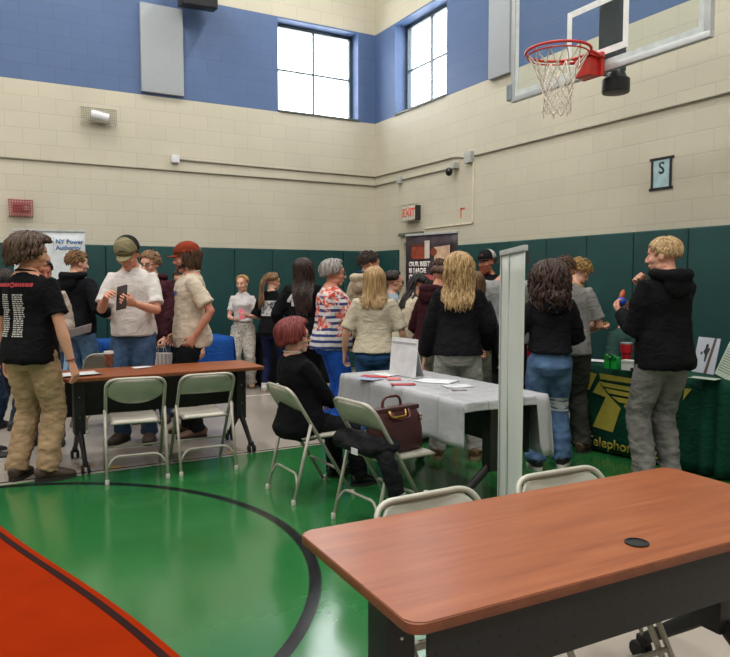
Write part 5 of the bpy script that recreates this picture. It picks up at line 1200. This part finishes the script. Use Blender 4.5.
# ---------------------------------------------------------------- things held and things lying on tables
PAPER = M('#c9cacb', .8, 0, .03, 20)
def paper(name, label, loc, rotz, w, l, mat=PAPER, cat='paper', h=.0012, curl=0.0, group=None):
    b = bmesh.new(); n = 8; g = []
    for k in range(n + 1): g.append([b.verts.new((-w / 2 + w * i / 4, -l / 2 + l * k / n, h + curl * (2 * k / n - 1) ** 2 + .0008 * math.sin(i + k))) for i in range(5)])
    for a, c in zip(g, g[1:]):
        for i in range(4): b.faces.new((a[i], a[i + 1], c[i + 1], c[i]))
    o = put(name, b, mat, None, loc, rotz, 180); so = o.modifiers.new('thickness', 'SOLIDIFY'); so.thickness = .0012; so.offset = 1
    return tag(o, label, cat, group)
def held(name, label, cat, p, side, build, off=(0, 0, 0), rot=(0, 0, 0)):
    """a thing in a hand; local frame of the hand: fingers +y, palm -z"""
    m = p['grips'][side]; pos = m @ Vector(off); q = m.to_3x3().normalized().to_4x4() @ Euler([R(a) for a in rot]).to_matrix().to_4x4()
    wm = world_of(p, Matrix.Translation(pos) @ q); o = thing(name, label, cat); o.matrix_world = wm; o.location = wm.to_translation(); o.rotation_euler = wm.to_euler(); build(o); return o
# coffee cup
c = at(109, 366.5, .741); t = thing('coffee_cup', 'brown paper coffee cup with a white lid on the cherry table', 'cup', (c.x, c.y, .741))
cm = NT('brown_cup', .7); co_ = cm.coord(); cm.base(cm.ramp(cm.noise(co_, 45, 2), [(.5, lin('#7a4632')), (.62, lin('#a0705a'))]))
b = bmesh.new(); lathe(b, [(.029, 0), (.030, .002), (.040, .112), (.041, .115)], 24); put('cup', b, cm.m, t, smooth_angle=40)
b = bmesh.new(); lathe(b, [(.043, .110), (.044, .118), (.040, .121), (.039, .133), (.034, .135), (.033, .130), (.004, .129)], 24); put('lid', b, M('#d3cfca', .5), t, smooth_angle=40)
for k, (px, py, r_, w_, l_, lb) in enumerate(((80, 375, 12, .30, .215, 'white paper stack at the end of the cherry table by the tour shirt'), (143, 367.5, 20, .16, .11, 'small white slip of paper on the cherry table past the coffee cup'))):
    c = at(px, py, .741); paper('paper_sheet', lb, (c.x, c.y, .7412), R(r_), w_, l_, curl=.012 if k == 0 else .004)
# dark wallet, pink phone, bag and paper
def bw(o):
    b = bmesh.new(); bevbox(b, (-.008, -.055, -.105), (.008, .055, .105), .006); put('cover', b, M('#2a1d1c', .5), o, smooth_angle=40)
    b = bmesh.new(); bevbox(b, (-.0095, -.05, -.01), (.0095, .05, .004), .002); put('clasp_band', b, M('#1a1212', .5), o)
wp = world_of(P['cap'], Matrix.Translation(P['cap']['grips'][-1] @ Vector((.02, .52, -.28)))).to_translation()
t = thing('wallet', 'dark folding phone wallet held by the man in the olive cap', 'wallet', wp); t.rotation_euler = (R(12), R(-16), head_to_rot(180) + R(60)); bw(t)
wp = world_of(P['white_girl'], Matrix.Translation(P['white_girl']['grips'][-1] @ Vector((.05, .55, -.25)))).to_translation()
t = thing('phone', 'pink phone held by the girl in the cropped white T-shirt', 'phone', wp); t.rotation_euler = (R(112), R(8), head_to_rot(170)); b = bmesh.new(); bevbox(b, (-.037, -.075, -.005), (.037, .075, .005), .004); put('case', b, M('#c25468', .5), t, smooth_angle=40); b = bmesh.new(); box(b, (-.033, -.07, .0051), (.033, .07, .0058)); put('screen', b, M('#2a2a30', .15), t)
wp = world_of(P['beige'], Matrix.Translation(P['beige']['grips'][-1] @ Vector((0, .6, -.08)))).to_translation()
o = paper('paper_sheet', 'white sheet of paper in front of the blue jeans, held by the bearded man', (*spot(74, 6.12)[:2], 1.02), head_to_rot(150), .30, .22, curl=.004); o.rotation_euler = (R(24), R(14), head_to_rot(150))
wp = world_of(P['maroon'], Matrix.Translation(P['maroon']['grips'][-1] @ Vector((0, .55, -.1)))).to_translation()
t = thing('paper_bag', 'white paper bag with coloured stripes hanging beside the black trousers', 'bag', (wp.x, wp.y, wp.z - .33)); t.rotation_euler = (0, 0, head_to_rot(190)); b = bmesh.new(); bevbox(b, (-.10, -.045, 0), (.10, .045, .27), .004)
bm_ = NT('striped_paper', .7); co_ = bm_.coord(); X_, Y_, Z_ = bm_.sep(co_); bm_.base(bm_.mix(bm_.math('GREATER_THAN', bm_.math('SINE', bm_.math('MULTIPLY', X_, 150)), .72), lin('#c4c1be'), lin('#9a6a64'))); put('bag_body', b, bm_.m, t)
for s in (-1, 1):
    b = bmesh.new(); tube(b, rounded([(-.05, s * .04, .25), (-.035, s * .015, .34), (.035, s * .015, .34), (.05, s * .04, .25)], .03, 4), .003, 6); put('handle', b, M('#b5b0aa', .7), t, smooth_angle=180)
# stress ball toy in the tall blond man's hand
wp = world_of(P['tall_blond'], Matrix.Translation(P['tall_blond']['grips'][-1] @ Vector((.02, .62, -.30)))).to_translation()
t = thing('toy_ball', 'blue ball with an orange figure held up by the short-haired blond man', 'toy', wp); b = bmesh.new(); ellipsoid(b, (0, 0, 0), (.036, .036, .034), 18, 12); put('ball', b, M('#2447b8', .35), t, smooth_angle=180)
b = bmesh.new(); tube(b, [(.01, .01, .02), (.035, .02, .06), (.055, .03, .085)], [.022, .020, .010], 8); put('figure', b, M('#b5562e', .6), t, smooth_angle=180)
# yellow leaflet in the curly blond person's hand
wp = world_of(P['blond_curl'], Matrix.Translation(P['blond_curl']['grips'][1] @ Vector((0, .6, -.12)))).to_translation()
o = paper('leaflet', 'small yellow leaflet held by the curly blond person', wp, 0, .10, .07, M('#b59a3e', .7), 'leaflet', curl=.008); o.rotation_euler = (R(40), R(20), 1)

# ---- on the white table: brochures, cards, papers, white folded stand
def on_white(px, py): 
    c = at(px, py, .749); return (c.x, c.y, .7495)
for px, py, w_, l_, r_, col, lb in ((376, 376.5, .10, .22, 40, '#b23038', 'red and white brochure lying flat furthest from the banner'), (369, 379, .11, .20, 20, '#8f9bb5', 'blue-grey leaflet at the seated woman end of the white table'), (394, 379, .10, .14, -30, '#c4777a', 'pale red leaflet between the two red brochures'),
        (403, 384.5, .09, .17, 65, '#a32a36', 'red card lying at the edge of the white table'), (437, 381, .21, .28, 30, '#d4d8da', 'white sheet of paper in the middle of the white table'), (457, 386, .15, .2, 75, '#c6cacc', 'white leaflet nearer the banner on the white table'), (459, 390, .06, .10, 70, '#8f8488', 'small grey-brown card on the white table near the banner'), (388, 374.5, .16, .2, 10, '#cfd1d2', 'white sheet under the red brochures on the white table')):
    paper('brochure' if col[1] in 'ab8' and col not in ('#c4777a',) else 'leaflet', lb, on_white(px, py), R(r_), w_, l_, M(col, .6), 'brochure', h=.0012, curl=.003)
c = on_white(420, 379); b = bmesh.new(); tube(b, [(c[0] + .10 * math.cos(a) * (1 + .2 * math.sin(2 * a)), c[1] + .055 * math.sin(a), .7535) for a in [R(-20 + 250 * k / 24) for k in range(25)]], .0035, 6); o = put('charging_cable', b, M('#d8d8d8', .5), smooth_angle=180); tag(o, 'white curled cable lying on the white table', 'cable')
A_, B_ = on_white(389.5, 374), on_white(415.5, 378.5); A_, B_ = Vector(A_), Vector(B_); A_.z = B_.z = .7495
t = thing('display_stand', 'tall white folded paper stand upright on the white table', 'stand', (A_ + B_) / 2, math.atan2((B_ - A_).y, (B_ - A_).x)); Lw = (B_ - A_).length; hz = .29
b = bmesh.new(); bevbox(b, (-Lw / 2, -.003, 0), (Lw / 2, .003, hz), .0015, 1, Matrix.Rotation(R(-5), 4, 'X')); put('front_board', b, M('#d0d2d4', .7), t)
b = bmesh.new(); bevbox(b, (-Lw / 2 + .015, -.003, 0), (Lw / 2 - .015, .003, hz * .96), .0015, 1, Matrix.Translation((0, .10, 0)) @ Matrix.Rotation(R(18), 4, 'X')); put('back_board', b, M('#c2c4c6', .7), t)

# ---- burgundy handbag and black coat on the chair
BURG = NT('burgundy_croc_leather', .35, 0, .5); co_ = BURG.coord(); vo = BURG.n('ShaderNodeTexVoronoi', feature='DISTANCE_TO_EDGE'); BURG.l(co_, vo.inputs['Vector']); vo.inputs['Scale'].default_value = 55
BURG.base(BURG.ramp(vo.outputs['Distance'], [(.02, lin('#200708')), (.12, lin('#430e13'))])); BURG.bump(vo.outputs['Distance'], .4, .004)
hb = thing('handbag', 'burgundy textured leather handbag with gold clasp standing on the chair', 'handbag', (2.205, 3.585, .452), R(10)); W0, W1, D0, D1, HH = .185, .168, .075, .045, .245
b = bmesh.new(); vs = []
for z, w_, d_ in ((0, W0 * .97, D0 * .9), (.02, W0, D0), (.12, W0 * .97, D0 * .95), (.20, W0 * .93, D0 * .75), (HH, W1, D1 * .6)): vs.append([b.verts.new((x, y, z)) for x, y in roundrect(-w_, -d_, w_, d_, .03, 4)])
for a, c in zip(vs, vs[1:]):
    for k in range(len(a)): b.faces.new((a[k], a[(k + 1) % len(a)], c[(k + 1) % len(a)], c[k]))
b.faces.new(vs[0][::-1]); b.faces.new(vs[-1]); put('bag_body', b, BURG.m, hb, smooth_angle=50)
b = bmesh.new(); bevbox(b, (-W1 - .006, -.034, HH - .01), (W1 + .006, .034, HH + .018), .008); put('top_frame', b, M('#381114', .4), hb, smooth_angle=40)
GOLD = M('#b08a3e', .3, 1)
for s in (-1, 1):
    b = bmesh.new(); tube(b, rounded([(-.075, s * .028, HH - .02), (-.07, s * .03, HH + .075), (.07, s * .03, HH + .075), (.075, s * .028, HH - .02)], .06, 8) if s > 0 else rounded([(-.075, s * .036, HH - .0), (-.06, s * .085, HH - .045), (.06, s * .085, HH - .045), (.075, s * .036, HH - .0)], .05, 8), .0085, 8); h_ = put('handle', b, M('#4a171a', .4), hb, smooth_angle=180)
    if s < 0: h_['label'] = 'folded down handle'
b = bmesh.new(); tube(b, rounded([(-.10, -.062, HH + .004), (-.095, -.085, HH - .03), (.02, -.085, HH - .03), (.03, -.062, HH + .004)], .03, 6), .007, 8); put('gold_clasp', b, GOLD, hb, smooth_angle=180)
for s in (-1, 1):
    b = bmesh.new(); ellipsoid(b, (s * (W0 * .93 - .01), -.060, .20), (.011, .009, .011)); ellipsoid(b, (s * (W0 * .93 - .01), -.060, .18), (.008, .009, .014)); put('strap_stud', b, M('#a09080', .3, .9), hb, smooth_angle=180)
# coat: a soft folded bundle over the seat with one sleeve hanging
ct = thing('coat', 'black quilted coat folded over the chair seat with a white tag', 'coat', (2.145, 3.645, 0), R(-84))
b = bmesh.new(); ellipsoid(b, (.03, -.10, .505), (.225, .135, .066)); ellipsoid(b, (-.10, -.17, .515), (.12, .085, .062)); ellipsoid(b, (.13, -.14, .51), (.12, .10, .060)); ellipsoid(b, (0, -.20, .50), (.19, .055, .045))
me = bake(b, .012, 4); fold(me, .014, 9, 4); fold(me, .006, 22, 5); put('coat_body', me, cloth('#16171a', .7), ct)
b = bmesh.new(); tube(b, [(.10, -.16, .515), (.20, -.15, .50), (.245, -.125, .42), (.255, -.10, .32), (.262, -.08, .235)], [(.045, .045), (.055, .048), (.058, .044), (.056, .040), (.052, .036)], 14)
me = bake(b, .011, 3); fold(me, .010, 12, 6, (1, 1, 2)); sv = put('sleeve', me, cloth('#191a1e', .7), ct)
b = bmesh.new(); tube(b, [(.262, -.08, .240), (.264, -.078, .230)], [(.055, .040), (.052, .037)], 14); put('cuff_trim', b, M('#9a9a98', .7), sv)
b = bmesh.new(); bevbox(b, (.06, -.262, .468), (.125, -.258, .505), .001, 1); put('care_tag', b, M('#c9cacb', .7), ct)
# striped bottle-like pack hanging behind the chair
t = thing('water_bottle', 'clear plastic water bottle with a pink label standing behind the coat sleeve', 'bottle', (2.30, 3.38, 0)); g = NT('clear_plastic', .1); g.b.inputs['Transmission Weight'].default_value = .8; g.b.inputs['Base Color'].default_value = (.8, .85, .85, 1)
b = bmesh.new(); lathe(b, [(.03, 0), (.034, .006), (.034, .15), (.028, .18), (.014, .20), (.013, .215)], 20); put('bottle_body', b, g.m, t, smooth_angle=40)
b = bmesh.new(); lathe(b, [(.0345, .05), (.035, .052), (.035, .12), (.0345, .122)], 20); put('bottle_label', b, M('#b58a88', .6), t, smooth_angle=40)
b = bmesh.new(); lathe(b, [(.015, .213), (.016, .215), (.016, .232), (.014, .234)], 16); put('cap', b, M('#c9c9c9', .5), t, smooth_angle=40)

# ---- on the green table
def on_green(px, py, z=.748): c = at(px, py, z); return (c.x, c.y, z)
c = on_green(626, 365); t = thing('tumbler', 'red insulated tumbler with a steel rim on the green table', 'tumbler', c); RT_ = M('#a8121f', .35)
b = bmesh.new(); lathe(b, [(.034, 0), (.036, .003), (.039, .10), (.047, .108), (.050, .18), (.050, .182)], 24); put('tumbler_body', b, RT_, t, smooth_angle=40)
b = bmesh.new(); lathe(b, [(.0475, .181), (.051, .183), (.051, .194), (.046, .197), (.01, .196)], 24); put('lid', b, M('#a9abac', .3, .6), t, smooth_angle=40)
c = on_green(629, 370); t = thing('gift_box', 'small white box on the green table beside the green ribbon', 'box', c, g_rot + R(10)); b = bmesh.new(); bevbox(b, (-.05, -.04, 0), (.05, .04, .075), .004); put('box_body', b, M('#c9c9c6', .7), t); b = bmesh.new(); bevbox(b, (-.053, -.043, .062), (.053, .043, .082), .004); put('box_lid', b, M('#bfbfbc', .7), t)
c = on_green(612, 368.5); t = thing('gift_bow', 'bright green gift bag tied with ribbon on the telephone table', 'gift', c, g_rot); GRN = M('#159a3c', .45)
for s in (-1, 1):
    b = bmesh.new(); bevbox(b, (s * .033 - .026, -.03, 0), (s * .033 + .026, .03, .10), .008); put('gift_pack', b, GRN, t, smooth_angle=40)
    b = bmesh.new(); tube(b, [(s * .004, -.032, .085), (s * .03, -.036, .115), (s * .055, -.034, .105), (s * .05, -.034, .085), (s * .01, -.033, .08)], [.004, .009, .010, .009, .004], 8); put('ribbon_loop', b, M('#137a32', .4), t, smooth_angle=180)
b = bmesh.new(); ellipsoid(b, (.0, -.035, .085), (.012, .010, .012)); put('ribbon_knot', b, M('#1a2a1e', .5), t, smooth_angle=180)
c = on_green(638, 372.5); t = thing('black_dish', 'low black dish on the green table beside the blond man', 'dish', c); b = bmesh.new(); lathe(b, [(.03, 0), (.05, .004), (.062, .03), (.058, .03), (.045, .01), (.01, .008)], 24); put('dish_body', b, M('#17181b', .4), t, smooth_angle=40)
c = on_green(597, 361); paper('paper_sheet', 'white papers lying at the far end of the telephone table', c, g_rot + R(20), .28, .2, curl=.004)
pc = on_green(704, 378.5); paper('paper_sheet', 'pale printed sheets lying flat before the picture board', (pc[0], pc[1], .7485), g_rot + R(4), .20, .12, M('#a9b3a6', .7), curl=.002)
# picture board with a pole climber, leaflet stand
A_, B_ = on_green(692, 371.5), on_green(713.5, 375); A_, B_ = Vector(A_), Vector(B_)
dv = (B_ - A_); Lw = dv.length; t = thing('picture_board', 'pale upright picture board of a lineworker climbing a pole', 'board', (A_ + B_) / 2, math.atan2(dv.y, dv.x)); hz = .285
tilt = Matrix.Rotation(R(-12), 4, 'X'); b = bmesh.new(); bevbox(b, (-Lw / 2, -.004, 0), (Lw / 2, .004, hz), .001, 1, tilt); bo = put('board_panel', b, M('#b4b9c4', .6, 0, .04, 6), t)
def flat_on(name, poly, mat, e=.0045):
    b = bmesh.new(); prism(b, poly, 0, .0008, tilt @ Matrix(((1, 0, 0, 0), (0, 0, -1, -e), (0, 1, 0, 0), (0, 0, 0, 1)))); return put(name, b, mat, bo)
k = Lw / .22
flat_on('pole_print', [(.012 * k, .0), (.042 * k, .0), (.080 * k, hz), (.056 * k, hz)], M('#54453f', .7))
flat_on('climber_print', [(-.03 * k, .17), (-.008 * k, .145), (-.006 * k, .095), (.008 * k, .09), (.016 * k, .15), (.032 * k, .19), (.030 * k, .205), (.012 * k, .20), (.014 * k, .225), (-.002 * k, .238), (-.016 * k, .222), (-.014 * k, .20)], M('#23252b', .7), .0052)
flat_on('helmet_print', [(-.058 * k, .15), (-.040 * k, .145), (-.034 * k, .165), (-.050 * k, .172)], M('#2c2e34', .7), .0052)
b = bmesh.new(); bevbox(b, (-.03, -.003, 0), (.03, .003, hz * .9), .001, 1, Matrix.Translation((0, .13, 0)) @ Matrix.Rotation(R(16), 4, 'X')); put('easel_back', b, M('#3a3b3d', .7), t)
A_, B_ = Vector(on_green(714.5, 376)), Vector(on_green(734, 381)); dv = (B_ - A_); Lw = dv.length; t = thing('leaflet_stand', 'tilted pale green printed sheet on a stand at the table end', 'stand', (A_ + B_) / 2, math.atan2(dv.y, dv.x))
mm = Matrix.Rotation(R(8), 4, 'Y') @ Matrix.Rotation(R(-20), 4, 'X'); b = bmesh.new(); bevbox(b, (-Lw / 2, -.003, 0), (Lw / 2, .003, .265), .001, 1, mm); lo_ = put('leaflet_panel', b, M('#a7b5a4', .6, 0, .03, 9), t)
b = bmesh.new()
for j in range(11): box(b, (-Lw / 2 + .02, -.0042, .04 + j * .019), (Lw / 2 - .02 - .03 * ((j * 37) % 5) / 5, -.0032, .046 + j * .019), mm)
pr = put('printed_lines', b, M('#5f6f62', .7), lo_)
b = bmesh.new(); bevbox(b, (-.03, -.003, 0), (.03, .003, .22), .001, 1, Matrix.Translation((0, .14, 0)) @ Matrix.Rotation(R(20), 4, 'X')); put('stand_back', b, M('#8a9a88', .6), t)
# tape marks on the floor
for px, py, lb in ((114, 467, 'small yellow tape mark on the floor under the round-bottomed chair'), (232, 451.5, 'small yellow tape mark on the floor by the caster leg'), (86, 466, 'small orange tape mark on the floor beside the caster')):
    c = at(px, py); b = bmesh.new(); box(b, (-.05, -.03, .0004), (.05, .03, .0016)); o = put('tape_mark', b, M('#c49a2c' if px != 86 else '#b5702c', .6), None, (c.x, c.y, 0), R(10)); tag(o, lb, 'tape')
